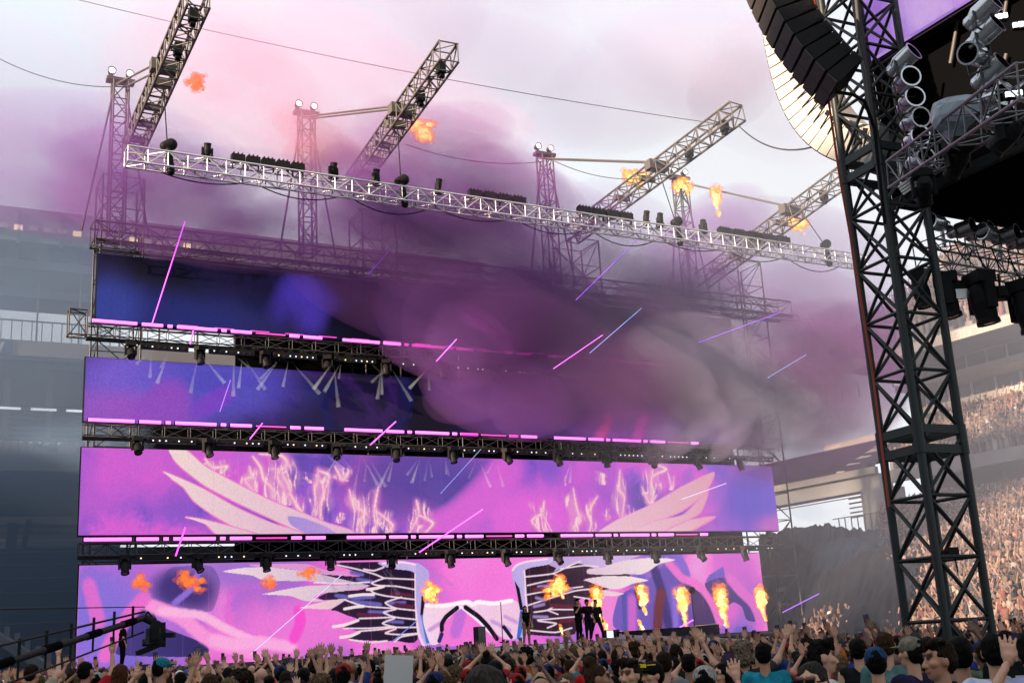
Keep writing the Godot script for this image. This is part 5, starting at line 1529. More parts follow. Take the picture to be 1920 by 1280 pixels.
# ---------------------------------------------------------------- camera crane at lower left
func jib():
	var a := Vector3(-4.951, 1.949, -10.379)
	var b := Vector3(-4.792, 2.565, -14.726)
	var o := thing("camera_crane", "long black camera crane arm reaching in from the left edge", "camera crane", a)
	rod(o, "arm", a, b, 0.038, M.black_plastic)
	for k in 4:
		rod(o, "arm_wrap", a.lerp(b, 0.12 + k * 0.24), a.lerp(b, 0.2 + k * 0.24), 0.046, M.drape)
	var up := Vector3.UP * 0.19
	rod(o, "top_wire", a + up, b + up * 0.4, 0.013, M.black_steel)
	rod(o, "bottom_wire", a - up * 1.1, b - up * 0.9, 0.011, M.black_steel)
	rod(o, "stay_wire", a + up * 3.0, b + up * 0.7, 0.006, M.black_steel)
	for k in 7:
		var p := a.lerp(b, 0.1 + k * 0.135)
		rod(o, "spreader", p, p + up * 0.97, 0.016, M.black_steel)
		rod(o, "spreader", p, p - up * 1.0, 0.012, M.black_steel)
	rod(o, "head_arm", b, Vector3(-4.687, 2.508, -14.762), 0.05, M.black_plastic)
	rod(o, "head_drop", Vector3(-4.700, 2.548, -14.756), Vector3(-4.624, 2.401, -14.786), 0.045, M.black_plastic)
	rod(o, "loop", Vector3(-4.792, 2.565, -14.726), Vector3(-4.756, 2.642, -14.734), 0.012, M.black_plastic)
	rod(o, "loop", Vector3(-4.756, 2.642, -14.734), Vector3(-4.694, 2.561, -14.757), 0.012, M.black_plastic)
	var c := Vector3(-4.642, 2.336, -14.677)
	var cm := thing("broadcast_camera", "black broadcast camera hanging from the crane's tip", "camera", c)
	slab(cm, "body", c, Vector3(0.17, 0.19, 0.24), M.black_plastic, Basis(Vector3.UP, 0.5))
	rod(cm, "lens", c + Vector3(-0.03, -0.02, -0.1), c + Vector3(-0.16, -0.06, -0.25), 0.06, M.black_plastic)
	rod(cm, "head_ring", c + Vector3(0.04, 0.1, 0.06), c + Vector3(0.06, 0.1, 0.1), 0.085, M.black_plastic)
	rod(cm, "fork_arm", c + Vector3(0.11, 0.16, 0), c + Vector3(0.12, -0.14, 0), 0.025, M.black_plastic)
	slab(cm, "lens_hood", c + Vector3(-0.19, -0.07, -0.29), Vector3(0.1, 0.09, 0.06), M.black_plastic, Basis(Vector3.UP, 0.5))
	slab(cm, "battery", c + Vector3(0.07, 0.02, 0.17), Vector3(0.1, 0.14, 0.08), M.black_plastic)
	slab(cm, "cradle", c + Vector3(-0.06, -0.15, 0), Vector3(0.3, 0.05, 0.16), M.black_plastic, Basis(Vector3.BACK, 0.35))
	slab(cm, "monitor", c + Vector3(0.19, 0.0, 0.02), Vector3(0.13, 0.06, 0.1), M.black_plastic)

# ---------------------------------------------------------------- people
var body_cache := {}
var hair_cache := {}

const ARM := {
	"down": [Vector3(0.25, 1.14, 0.03), Vector3(0.27, 0.9, -0.07), Vector3(0, -1, -0.12)],
	"up": [Vector3(0.28, 1.6, -0.14), Vector3(0.27, 1.87, -0.2), Vector3(0.05, 1, -0.1)],
	"wide": [Vector3(0.38, 1.56, -0.08), Vector3(0.5, 1.81, -0.14), Vector3(0.35, 1, -0.1)],
	"phone": [Vector3(0.28, 1.4, -0.26), Vector3(0.19, 1.66, -0.37), Vector3(-0.1, 1, -0.15)],
	"high": [Vector3(0.25, 1.62, -0.19), Vector3(0.15, 1.87, -0.3), Vector3(-0.05, 1, -0.15)],
	"both": [Vector3(0.27, 1.36, -0.26), Vector3(0.1, 1.6, -0.43), Vector3(-0.15, 1, -0.2)],
	"point": [Vector3(0.24, 1.52, -0.27), Vector3(0.2, 1.72, -0.48), Vector3(0, 0.8, -0.6)],
	"head": [Vector3(0.37, 1.6, -0.05), Vector3(0.17, 1.74, -0.02), Vector3(-0.8, 0.5, 0)],
	"bent": [Vector3(0.36, 1.45, -0.12), Vector3(0.3, 1.7, -0.2), Vector3(-0.1, 1, -0.3)],
	"reach": [Vector3(0.22, 1.66, -0.1), Vector3(0.1, 1.9, -0.24), Vector3(-0.3, 1, -0.3)],
	"clap": [Vector3(0.3, 1.58, -0.15), Vector3(0.07, 1.8, -0.22), Vector3(0.05, 1, -0.1)],
	"mouth": [Vector3(0.27, 1.2, -0.1), Vector3(0.1, 1.46, -0.2), Vector3(-0.4, 0.9, 0.2)],
}
# pose: right arm, left arm, words
const POSE := {
	"rest": ["down", "down", "arms down"],
	"cheer": ["up", "up", "both arms raised"],
	"wide": ["wide", "wide", "arms spread high"],
	"film": ["high", "down", "one arm raised with phone"],
	"low": ["phone", "down", "phone held at head height"],
	"both": ["both", "both", "phone in both hands"],
	"left": ["down", "up", "left arm raised"],
	"point": ["point", "down", "pointing at the stage"],
	"head": ["head", "head", "hands on head"],
	"mic": ["mouth", "down", "hand at mouth"],
	"film_left": ["down", "high", "left hand raised with phone"],
	"fist": ["bent", "down", "a bent arm raised"],
	"reach": ["reach", "down", "right arm stretched up"],
	"clap": ["clap", "clap", "hands together overhead"],
}

func arm_shapes(kind: String, side: float, grow: float, part: int) -> Array:
	var a: Array = ARM[kind]
	var f := Vector3(side, 1, 1)
	var sh := Vector3(0.185 * side, 1.4, 0.005)
	var el: Vector3 = a[0] * f
	var wr: Vector3 = a[1] * f
	if part == 0:
		return [[sh, el, 0.052, 0.038, Color.WHITE], [el, wr, 0.038, 0.025, Color.WHITE]]
	return [[sh, sh.lerp(el, 0.62), 0.058 + grow, 0.056 + grow]]

func hand_shapes(kind: String, side: float) -> Array:
	var a: Array = ARM[kind]
	var f := Vector3(side, 1, 1)
	var w: Vector3 = a[1] * f
	var d: Vector3 = (a[2] * f).normalized()
	var across := d.cross(Vector3(0, 0.15, 1)).normalized() * side
	var palm := across.cross(d) * side
	var out := [[w, w + d * 0.03, 0.028, 0.03, Color.WHITE]]
	for q in 4:
		var o := (q - 1.5) * 0.021
		var base := w + d * 0.085 + across * o
		out.append([w + d * 0.025 + across * o * 0.7, base, 0.016, 0.014, Color.WHITE])
		var l: float = [0.058, 0.07, 0.066, 0.05][q]
		var mid := base + d * l * 0.55 + across * o * 0.25 - palm * 0.004
		out.append([base, mid, 0.0105, 0.0095, Color.WHITE])
		out.append([mid, mid + d * l * 0.5 + across * o * 0.2 - palm * 0.01, 0.0095, 0.008, Color.WHITE])
	var tb := w + d * 0.03 - across * 0.028
	out.append([tb, tb + d * 0.035 - across * 0.03 - palm * 0.012, 0.015, 0.012, Color.WHITE])
	out.append([tb + d * 0.035 - across * 0.03 - palm * 0.012, tb + d * 0.068 - across * 0.032 - palm * 0.022, 0.011, 0.009, Color.WHITE])
	return out

func leg_shapes(stride: float, grow: float) -> Array:
	var out := []
	for s in [-1, 1]:
		var hip := Vector3(0.085 * s, 0.93, 0)
		var knee := Vector3((0.1 + stride * 0.6) * s, 0.5, -0.02 - stride * 0.1 * s)
		var ank := Vector3((0.1 + stride) * s, 0.09, 0.02 + stride * 0.1 * s)
		out.append([hip, knee, 0.09 + grow, 0.06 + grow, Color.WHITE])
		out.append([knee, ank, 0.058 + grow, 0.04 + grow, Color.WHITE])
		if grow == 0.0:
			out.append([ank + Vector3(0, -0.05, 0.03), ank + Vector3(0, -0.055, -0.15), 0.042, 0.035, Color.WHITE])
	return out

func head_shapes() -> Array:
	var w := Color.WHITE
	var out := [
		[Vector3(0, 1.655, 0.012), 0, Vector3(0.077, 0.098, 0.096), 0, w], [Vector3(0, 1.59, -0.03), 0, Vector3(0.06, 0.075, 0.062), 0, w],
		[Vector3(0, 1.545, -0.055), 0, Vector3(0.032, 0.022, 0.028), 0, w], [Vector3(0, 1.42, 0.015), Vector3(0, 1.57, 0.008), 0.056, 0.053, w],
		[Vector3(0, 1.652, -0.09), Vector3(0, 1.612, -0.112), 0.009, 0.014, w], [Vector3(-0.013, 1.608, -0.1), Vector3(0.013, 1.608, -0.1), 0.011, 0.011, w],
		[Vector3(-0.02, 1.573, -0.092), Vector3(0.02, 1.573, -0.092), 0.0085, 0.0085, Color(0.8, 0.45, 0.42)]]
	for s in [-1, 1]:
		out.append([Vector3(0.047 * s, 1.69, -0.076), Vector3(0.014 * s, 1.686, -0.09), 0.011, 0.01, Color(0.25, 0.2, 0.18)])
		out.append([Vector3(0.03 * s, 1.665, -0.081), 0, Vector3(0.014, 0.009, 0.012), 0, Color(0.18, 0.15, 0.15)])
		out.append([Vector3(0.045 * s, 1.625, -0.06), 0, Vector3(0.028, 0.026, 0.03), 0, w])
		out.append([Vector3(0.079 * s, 1.64, 0.012), 0, Vector3(0.012, 0.032, 0.022), 0, w])
	return out

func body_parts(pose: String, stride: float) -> Dictionary:
	var key := "%s%.2f" % [pose, stride]
	if not body_cache.has(key):
		var p: Array = POSE[pose]
		var w := Color.WHITE
		var g := acc()
		var b := [[Vector3(0, 0.98, 0), Vector3(0, 1.2, 0.0), 0.125, 0.115, w], [Vector3(-0.08, 1.28, 0), Vector3(0.08, 1.28, 0), 0.115, 0.115, w], [Vector3(-0.165, 1.405, 0), Vector3(0.165, 1.405, 0), 0.055, 0.055, w]]
		b += arm_shapes(p[0], 1.0, 0, 0) + arm_shapes(p[1], -1.0, 0, 0) + leg_shapes(stride, 0.0)
		net(g, b, 0.024, 0.05)
		net(g, head_shapes(), 0.0092, 0.014)
		net(g, hand_shapes(p[0], 1.0), 0.0075, 0.008)
		net(g, hand_shapes(p[1], -1.0), 0.0075, 0.008)
		var c := acc()
		var sh := [[Vector3(0, 0.93, 0), Vector3(0, 1.2, 0), 0.155, 0.14], [Vector3(-0.08, 1.28, 0), Vector3(0.08, 1.28, 0), 0.132, 0.132], [Vector3(-0.165, 1.405, 0.003), Vector3(0.165, 1.405, 0.003), 0.07, 0.07]]
		var cloth := FastNoiseLite.new()
		cloth.frequency = 4.5
		cloth.seed = 6
		net(c, sh + arm_shapes(p[0], 1.0, 0.014, 1) + arm_shapes(p[1], -1.0, 0.014, 1), 0.026, 0.05, cloth, 0.02)
		var d := acc()
		net(d, sh, 0.026, 0.045, cloth, 0.02)
		var e := acc()
		net(e, leg_shapes(stride, 0.014) + [[Vector3(-0.06, 0.95, 0), Vector3(0.06, 0.95, 0), 0.128, 0.128, w]], 0.03, 0.05)
		body_cache[key] = [made(g), made(c), made(d), made(e)]
	return {"body": body_cache[key][0], "shirt": body_cache[key][1], "vest": body_cache[key][2], "trousers": body_cache[key][3]}

func hair_mesh(kind: String) -> ArrayMesh:
	if not hair_cache.has(kind):
		var g := acc()
		var crown := [[Vector3(0, 1.682, 0.028), 0, Vector3(0.086, 0.094, 0.098), 0], [Vector3(0, 1.63, 0.055), 0, Vector3(0.08, 0.075, 0.065), 0]]
		var n := FastNoiseLite.new()
		n.frequency = 14.0
		n.seed = 2
		match kind:
			"long":
				net(g, crown + [[Vector3(0, 1.66, 0.07), Vector3(0, 1.38, 0.1), 0.07, 0.09], [Vector3(-0.07, 1.66, 0.03), Vector3(-0.09, 1.36, 0.05), 0.035, 0.04], [Vector3(0.07, 1.66, 0.03), Vector3(0.09, 1.36, 0.05), 0.035, 0.04]], 0.016, 0.03, n, 0.02)
			"bun":
				net(g, crown + [[Vector3(0, 1.79, 0.07), 0, Vector3(0.055, 0.05, 0.055), 0]], 0.014, 0.012, n, 0.014)
			"curly":
				n.frequency = 22.0
				net(g, [[Vector3(0, 1.7, 0.03), 0, Vector3(0.125, 0.115, 0.125), 0], [Vector3(0, 1.6, 0.07), 0, Vector3(0.12, 0.1, 0.09), 0]], 0.014, 0.03, n, 0.045)
			"quiff":
				net(g, crown + [[Vector3(-0.04, 1.755, -0.05), Vector3(0.05, 1.765, -0.045), 0.032, 0.034], [Vector3(0, 1.76, 0.0), 0, Vector3(0.08, 0.035, 0.08), 0]], 0.012, 0.02, n, 0.022)
			"cap", "backcap":
				var f := 1.0 if kind == "cap" else -1.0
				net(g, [[Vector3(0, 1.695, 0.012), 0, Vector3(0.094, 0.088, 0.11), 0], [Vector3(0, 1.695, -0.11 * f), 0, Vector3(0.078, 0.012, 0.085), 0]], 0.013, 0.01)
			_:
				net(g, crown, 0.013, 0.02, n, 0.014)
		hair_cache[kind] = made(g)
	return hair_cache[kind]

var weave: Texture2D
var strands: Texture2D
func noise_texture(freq: float, lo: float, hi: float, seed_: int) -> NoiseTexture2D:
	var nt := NoiseTexture2D.new()
	var fn := FastNoiseLite.new()
	fn.seed = seed_
	fn.frequency = freq
	fn.fractal_octaves = 5
	nt.noise = fn
	nt.width = 256
	nt.height = 256
	nt.seamless = true
	var g := Gradient.new()
	g.set_color(0, Color(lo, lo, lo))
	g.set_color(1, Color(hi, hi, hi))
	nt.color_ramp = g
	return nt

var tints := {}
func tint(kind: String, c: Color, rough: float) -> StandardMaterial3D:
	var key := kind + str(c)
	if not tints.has(key):
		var m := StandardMaterial3D.new()
		m.resource_name = kind
		m.albedo_color = c.linear_to_srgb()
		m.roughness = rough
		m.vertex_color_use_as_albedo = kind == "skin"
		m.metallic_specular = 0.5 if kind == "skin" else 0.15
		if kind in ["cloth", "hair"]:
			m.albedo_texture = weave if kind == "cloth" else strands
			m.uv1_triplanar = true
			m.uv1_scale = Vector3(7, 2.2, 7) if kind == "hair" else Vector3.ONE * 1.6
		tints[key] = m
	return tints[key]

func person(label: String, feet: Vector3, tall: float, facing: Vector3, pose: String, hair: String, hair_c: Color, shirt: Color, skin: Color, group: String, vest := false, stride := 0.0, legs := Color(0.02, 0.022, 0.03)) -> Node3D:
	var o := thing("person", label, "person", feet, group)
	var z := -Vector3(facing.x, 0, facing.z).normalized()
	o.basis = Basis(Vector3.UP.cross(z), Vector3.UP, z) * Basis.from_scale(Vector3.ONE * tall / 1.78)
	var b := body_parts(pose, stride)
	put(o, "body", b.body, tint("skin", skin, 0.55))
	put(o, "vest" if vest else "shirt", b.vest if vest else b.shirt, tint("cloth", shirt, 0.9))
	put(o, "trousers", b.trousers, tint("cloth", legs, 0.9))
	if hair.ends_with("cap"):
		put(o, "hair", hair_mesh("short"), tint("hair", HAIRS[0], 0.7))
	if hair != "bald":
		put(o, "cap" if hair.ends_with("cap") else "hair", hair_mesh(hair), tint("hair", hair_c, 0.6))
	return o

func phone_for(o: Node3D, pose: String, who: String) -> void:
	if not pose in ["film", "low", "both", "film_left"]:
		return
	var a: Array = ARM[POSE[pose][0]]
	var p: Vector3 = a[1] + a[2].normalized() * 0.11 + Vector3(-0.03, 0.02, -0.03)
	if pose == "film_left":
		p = (ARM["high"][1] + ARM["high"][2].normalized() * 0.11) * Vector3(-1, 1, 1) + Vector3(0.03, 0.02, -0.03)
	if pose == "both":
		p = Vector3(0, 1.72, -0.47)
	var ph := thing("phone", ("phone held up by " + who), "phone", o.transform * p, "phones held up in the crowd")
	ph.basis = o.basis.orthonormalized() * Basis(Vector3.BACK, PI / 2 if pose == "both" else 0.1)
	put(ph, "case", unit_box, M.black_plastic, Transform3D(Basis.from_scale(Vector3(0.076, 0.155, 0.009)), Vector3.ZERO))
	put(ph, "display", unit_box, M.phone_glass, Transform3D(Basis.from_scale(Vector3(0.068, 0.145, 0.003)), Vector3(0, 0, 0.006)))

func people():
	weave = noise_texture(0.02, 0.62, 1.0, 3)
	strands = noise_texture(0.03, 0.25, 1.0, 4)
	mat("phone_glass", Color(0.05, 0.03, 0.07), 0.1)
	var cam_right := Vector3(1, 0, 0)
	# ---- the band on stage
	var ink := Color(0.008, 0.008, 0.009)
	var on_stage := [[st(20.29, 2.15, 7), 1.86, "performer in black with a hand at the mouth, leftmost of three on stage", "mic", 0.02, 0.4], [st(20.79, 2.10, 7), 1.84, "performer in long black coat, middle of the three on stage", "rest", 0.0, 0.0], [st(21.50, 2.10, 6.6), 1.8, "performer in black striding, rightmost of the three on stage", "mic", 0.2, -0.5]]
	for p in on_stage:
		var f: Vector3 = p[0]
		f = O + U * (f - O).dot(U) + V * 2.06 + N * (f - O).dot(N)
		person(p[2], f, p[1], N.rotated(Vector3.UP, p[5]), p[3], "quiff" if p[3] == "mic" else "cap", ink, ink, SKINS[1], "performers on the stage", false, p[4], ink)
	var dn := st(17.99, 2.16, 6.5)
	person("dancer with long dark hair in a black bodysuit beside the right wing's spine", O + U * (dn - O).dot(U) + V * 2.06 + N * 6.3, 1.7, N, "rest", "long", ink, ink, SKINS[0], "performers on the stage", true, 0.04, SKINS[0])
	var cr := st(1.04, 2.54, 5)
	person("stagehand in black standing at the left end of the deck", O + U * (cr - O).dot(U) + V * 2.06 + N * 5, 1.8, U, "rest", "short", ink, ink, SKINS[1], "crew on the stage", false, 0.0, ink)
	var mo := [[st(22.77, 2.13, 5.5), "white-lit"], [st(23.12, 2.13, 5.5), "black"], [st(16.08, 2.20, 5.5), "tall black"]]
	for m in mo:
		var q: Vector3 = O + U * (m[0] - O).dot(U) + V * 2.06 + N * 5.5
		var w := thing("stage_monitor", "%s box standing on the stage deck near the crowd" % m[1], "monitor speaker", q)
		var hh := 0.9 if m[1] == "tall black" else 0.45
		slab(w, "cabinet", q + V * hh / 2, Vector3(0.4, hh, 0.4), M.black_plastic, stage_axes())
		slab(w, "front", q + V * hh / 2 + N * 0.21, Vector3(0.34, hh - 0.06, 0.02), M.tube_light if m[1] == "white-lit" else M.lens, stage_axes())
	var ms := thing("microphone_stand", "thin black microphone stand in front of the pink cloth", "stand", st(16.95, 2.21, 6))
	rod(ms, "pole", ms.position, ms.position + V * 1.75, 0.02, M.black_steel)
	rod(ms, "foot", ms.position, ms.position + V * 0.05, 0.15, M.black_steel)
	var ls := thing("lamp_stand", "black stand with a round lamp head between two flame columns", "stand", st(27.47, 2.41, 6))
	rod(ls, "pole", ls.position, ls.position + V * 1.7, 0.03, M.black_steel)
	rod(ls, "lamp_head", ls.position + V * 1.75, ls.position + V * 1.75 + N * 0.12, 0.17, M.black_steel)
	# ---- near people, one by one: label, head-top point, facing, pose, hair, hair tint, shirt, skin, options
	var look := Vector3(0.3, 0, -1).normalized()
	var lf := Vector3(-1, 0, -0.35).normalized()
	var near := [
		["man with swept dark hair, white collar and navy jacket, facing left", Vector3(2.852, 1.843, -8.325), lf * 0.9 - look * 0.45, "rest", "quiff", HAIRS[1], Color(0.012, 0.02, 0.05), SKINS[1]],
		["man with cropped grey-brown hair and glasses facing the camera, lower right", Vector3(1.552, 1.780, -6.619), -look * 0.95 + lf * 0.3, "rest", "short", Color(0.05, 0.045, 0.04), Color(0.02, 0.02, 0.022), SKINS[0]],
		["man with dark swept hair and white tee, turned right", Vector3(2.490, 1.872, -10.097), -lf * 0.95 + look * 0.3, "rest", "quiff", HAIRS[0], Color(0.62, 0.62, 0.62), SKINS[0]],
		["man in blue cap and black shirt seen from behind, before the tower", Vector3(2.958, 1.800, -10.179), look, "rest", "cap", Color(0.03, 0.11, 0.26), Color(0.015, 0.015, 0.017), SKINS[0]],
		["man with shaved hair in teal grey hoodie, behind the blue cap", Vector3(3.624, 1.928, -12.068), look, "rest", "short", HAIRS[2], Color(0.11, 0.22, 0.22), SKINS[0]],
		["man in camouflage cap and dark purple hoodie looking left", Vector3(3.355, 1.868, -10.476), lf * 0.8 + look * 0.6, "rest", "cap", Color(0.12, 0.11, 0.07), Color(0.03, 0.024, 0.07), SKINS[0]],
		["man in black cap and black shirt seen from behind, below the tower", Vector3(3.261, 1.854, -9.029), look, "rest", "cap", Color(0.012, 0.012, 0.013), Color(0.012, 0.012, 0.014), SKINS[1]],
		["man with dark hair in blue and white tie-dye shirt", Vector3(3.414, 1.869, -8.758), look, "rest", "short", HAIRS[0], Color(0.6, 0.62, 0.66), SKINS[0]],
		["person in maroon shirt cut off by the right edge", Vector3(2.960, 1.888, -7.000), look, "both", "short", HAIRS[0], Color(0.13, 0.03, 0.05), SKINS[0]],
		["person in white cap seen from behind, bottom right of centre", Vector3(1.304, 1.743, -8.904), look, "low", "cap", Color(0.6, 0.6, 0.56), Color(0.02, 0.02, 0.022), SKINS[0]],
		["man with dark quiff and white collar facing the camera, bottom centre", Vector3(0.886, 1.793, -10.562), -look * 0.9 + lf * 0.3, "rest", "quiff", HAIRS[1], Color(0.03, 0.04, 0.09), SKINS[0]],
		["woman with brown curly bun looking right, bottom centre", Vector3(0.578, 1.790, -9.983), -lf + look * 0.3, "rest", "bun", HAIRS[2], Color(0.4, 0.38, 0.36), SKINS[2]],
		["man in black cap with yellow glasses and orange shirt", Vector3(1.173, 1.763, -11.439), lf * 0.6 - look * 0.6, "rest", "cap", Color(0.012, 0.012, 0.012), Color(0.62, 0.17, 0.02), SKINS[0]],
		["woman with sunglasses and light brown hair facing the camera", Vector3(0.336, 1.696, -11.493), -look, "rest", "long", HAIRS[3], Color(0.02, 0.02, 0.022), SKINS[0]],
		["person with grey hair close to the camera, seen from behind", Vector3(-0.174, 1.869, -4.897), look, "rest", "short", Color(0.06, 0.05, 0.045), Color(0.03, 0.03, 0.035), SKINS[0]],
		["bald person seen from behind, left of the sunglasses woman", Vector3(0.082, 1.745, -8.598), look, "rest", "bald", HAIRS[0], Color(0.02, 0.02, 0.02), SKINS[2]],
		["man in bright red shirt seen from behind, centre", Vector3(0.867, 1.866, -16.477), look, "rest", "short", HAIRS[0], Color(0.55, 0.02, 0.025), SKINS[2]],
		["person in turquoise shirt with yellow letters on the back", Vector3(2.614, 1.885, -13.244), look, "rest", "short", HAIRS[0], Color(0.02, 0.28, 0.4), SKINS[1]],
		["woman with sunglasses and dark hair above an orange top", Vector3(1.874, 1.716, -11.649), lf * 0.8 - look * 0.5, "rest", "long", HAIRS[0], Color(0.65, 0.18, 0.02), SKINS[0]],
		["man in black tank top with bare shoulders, left of the blue cap", Vector3(3.729, 1.871, -13.494), look, "rest", "cap", Color(0.015, 0.015, 0.016), Color(0.015, 0.015, 0.017), SKINS[0]],
		["person in black jersey with white digits, right of the tower", Vector3(5.028, 1.881, -12.529), look, "rest", "short", HAIRS[0], Color(0.014, 0.014, 0.018), SKINS[3]],
		["person holding a blank grey board up, left of centre", Vector3(-1.909, 1.825, -17.496), look, "cheer", "short", HAIRS[0], Color(0.02, 0.02, 0.025), SKINS[0]],
		["person in cream tee with an arm up beside the crane", Vector3(-7.333, 2.228, -17.525), look, "film", "short", HAIRS[1], Color(0.5, 0.42, 0.32), SKINS[0]],
		["person in red shirt with an arm raised high, below the crane", Vector3(-6.290, 2.111, -16.864), look, "film", "short", HAIRS[0], Color(0.5, 0.02, 0.03), SKINS[1]],
		["person in turquoise cap and black tee with a white print", Vector3(-5.018, 2.100, -16.241), look * 0.9 - lf * 0.4, "rest", "cap", Color(0.02, 0.35, 0.45), Color(0.015, 0.015, 0.018), SKINS[1]],
		["person in white tee with long reddish hair, below the crane's tip", Vector3(-5.517, 2.042, -16.079), look, "both", "long", Color(0.12, 0.04, 0.02), Color(0.62, 0.62, 0.62), SKINS[0]],
		["person with curly blond hair and grey shirt, arms half raised", Vector3(2.669, 1.889, -14.761), look, "wide", "curly", Color(0.32, 0.26, 0.18), Color(0.05, 0.055, 0.06), SKINS[0]],
		["man in orange shirt seen from behind, left of the white cap", Vector3(1.925, 1.799, -14.371), look, "rest", "short", HAIRS[0], Color(0.65, 0.19, 0.02), SKINS[2]],
		["man in grey shirt seen from behind, beside the orange shirt", Vector3(1.473, 1.850, -12.916), look, "rest", "short", HAIRS[1], Color(0.22, 0.25, 0.28), SKINS[0]],
		["man in blue cap low at the bottom edge, left of grey hair", Vector3(-1.027, 1.758, -12.959), look, "rest", "cap", Color(0.03, 0.05, 0.22), Color(0.02, 0.02, 0.025), SKINS[1]],
	]
	var spots := []
	for q in near:
		var top: Vector3 = q[1]
		var y := ground_h(top)
		var o := person(q[0], Vector3(top.x, y, top.z), clampf(top.y - y, 1.45, 2.02), q[2], q[3], q[4], q[5], q[6], q[7], "people standing nearest the camera", q[0].contains("tank top"))
		phone_for(o, q[3], q[0].split(",")[0].replace(" seen from behind", ""))
		spots.append(Vector2(top.x, top.z))
		var up := Vector3.UP
		var fr: Vector3 = -o.basis.z.normalized()
		var rt: Vector3 = o.basis.x.normalized()
		var sc := o.basis.x.length()
		if q[0].contains("collar"):
			var g := acc()
			net(g, [[Vector3(-0.03, 1.46, -0.06), Vector3(-0.08, 1.38, -0.12), 0.03, 0.02], [Vector3(0.03, 1.46, -0.06), Vector3(0.08, 1.38, -0.12), 0.03, 0.02], [Vector3(-0.05, 1.46, 0.03), Vector3(0.05, 1.46, 0.03), 0.03, 0.03], [Vector3(-0.02, 1.34, -0.115), Vector3(0.02, 1.3, -0.12), 0.04, 0.03]], 0.012, 0.02)
			put(o, "collar", made(g), tint("cloth", Color(0.7, 0.7, 0.68), 0.8))
		if q[0].contains("glasses"):
			var dark: bool = not q[0].contains("yellow")
			var gm: Material = tint("glasses", Color(0.01, 0.01, 0.012) if dark else Color(0.7, 0.55, 0.02), 0.2)
			var hy := 1.663 if dark else 1.74
			for s in [-1, 1]:
				put(o, "eyeglass", unit_box, gm, Transform3D(Basis.from_scale(Vector3(0.05, 0.034, 0.012)), Vector3(0.032 * s, hy, -0.103)))
				put(o, "temple", unit_box, gm, Transform3D(Basis.from_scale(Vector3(0.006, 0.008, 0.1)), Vector3(0.074 * s, hy + 0.006, -0.05)))
		if q[0].contains("yellow letters"):
			var lm: Material = tint("print", Color(0.6, 0.5, 0.03), 0.7)
			lettering(o, "back_print", "JS", o.position + up * 1.3 * sc - fr * 0.15 * sc, rt, up, 0.1, lm)
			lettering(o, "back_print", "ME", o.position + up * 1.16 * sc - fr * 0.165 * sc, rt, up, 0.1, lm)
			for c in o.get_children():
				if c.name.begins_with("back_print"):
					c.transform = o.transform.affine_inverse() * Transform3D(c.transform.basis, c.position + o.position)
		if q[0].contains("digits"):
			lettering(o, "back_number", "25", o.position + up * 1.24 * sc - fr * 0.16 * sc, rt, up, 0.2, tint("print", Color(0.55, 0.5, 0.42), 0.7))
			for c in o.get_children():
				if c.name.begins_with("back_number"):
					c.transform = o.transform.affine_inverse() * Transform3D(c.transform.basis, c.position + o.position)
		if q[0].contains("tie-dye"):
			var td := mat("tie_dye", Color.WHITE, 0.9)
			grain(td, Color(0.1, 0.14, 0.34), Color(0.72, 0.74, 0.78), 1.1, 0.012, 21)
			(o.get_node("shirt") as MeshInstance3D).material_override = td
		if q[0].contains("camouflage"):
			var cm := mat("camouflage", Color.WHITE, 0.9)
			grain(cm, Color(0.04, 0.045, 0.03), Color(0.22, 0.2, 0.13), 4.0, 0.02, 22)
			(o.get_node("cap") as MeshInstance3D).material_override = cm
	var board := slab(self, numbered("blank_board"), Vector3(-1.887, 1.730, -17.196), Vector3(0.42, 0.46, 0.012), M.grey_board, Basis(Vector3.UP, -0.1) * Basis(Vector3.BACK, -0.07))
	tag(board, "blank pale grey board held up in the crowd", "sign board")
	# ---- the rest of the standing crowd
	var r := RandomNumberGenerator.new()
	r.seed = 1234
	var poses := ["film", "film", "film_left", "film_left", "both", "both", "low", "low", "cheer", "left", "point", "fist", "reach", "clap", "rest", "rest", "rest", "rest", "rest", "rest", "rest", "head"]
	var hairs := ["short", "short", "long", "long", "cap", "cap", "curly", "bun", "bald"]
	var cap_tints := [Color(0.6, 0.6, 0.6), Color(0.02, 0.02, 0.02), Color(0.5, 0.03, 0.03), Color(0.03, 0.05, 0.2)]
	var cap_words := ["white", "black", "red", "blue"]
	var hair_words := {"short": "short hair", "long": "long hair", "curly": "big curly hair", "bun": "hair in a bun", "bald": "a bald head"}
	var places := ["near the crane", "below the feathers", "below the left wing", "below the cloth", "below the performers", "below the ramp", "below the flames", "left of the tower", "right of the tower"]
	var far := {}
	var count := 0
	var dist := 6.4
	var tower := Vector3(6.578, 3.033, -18.535)
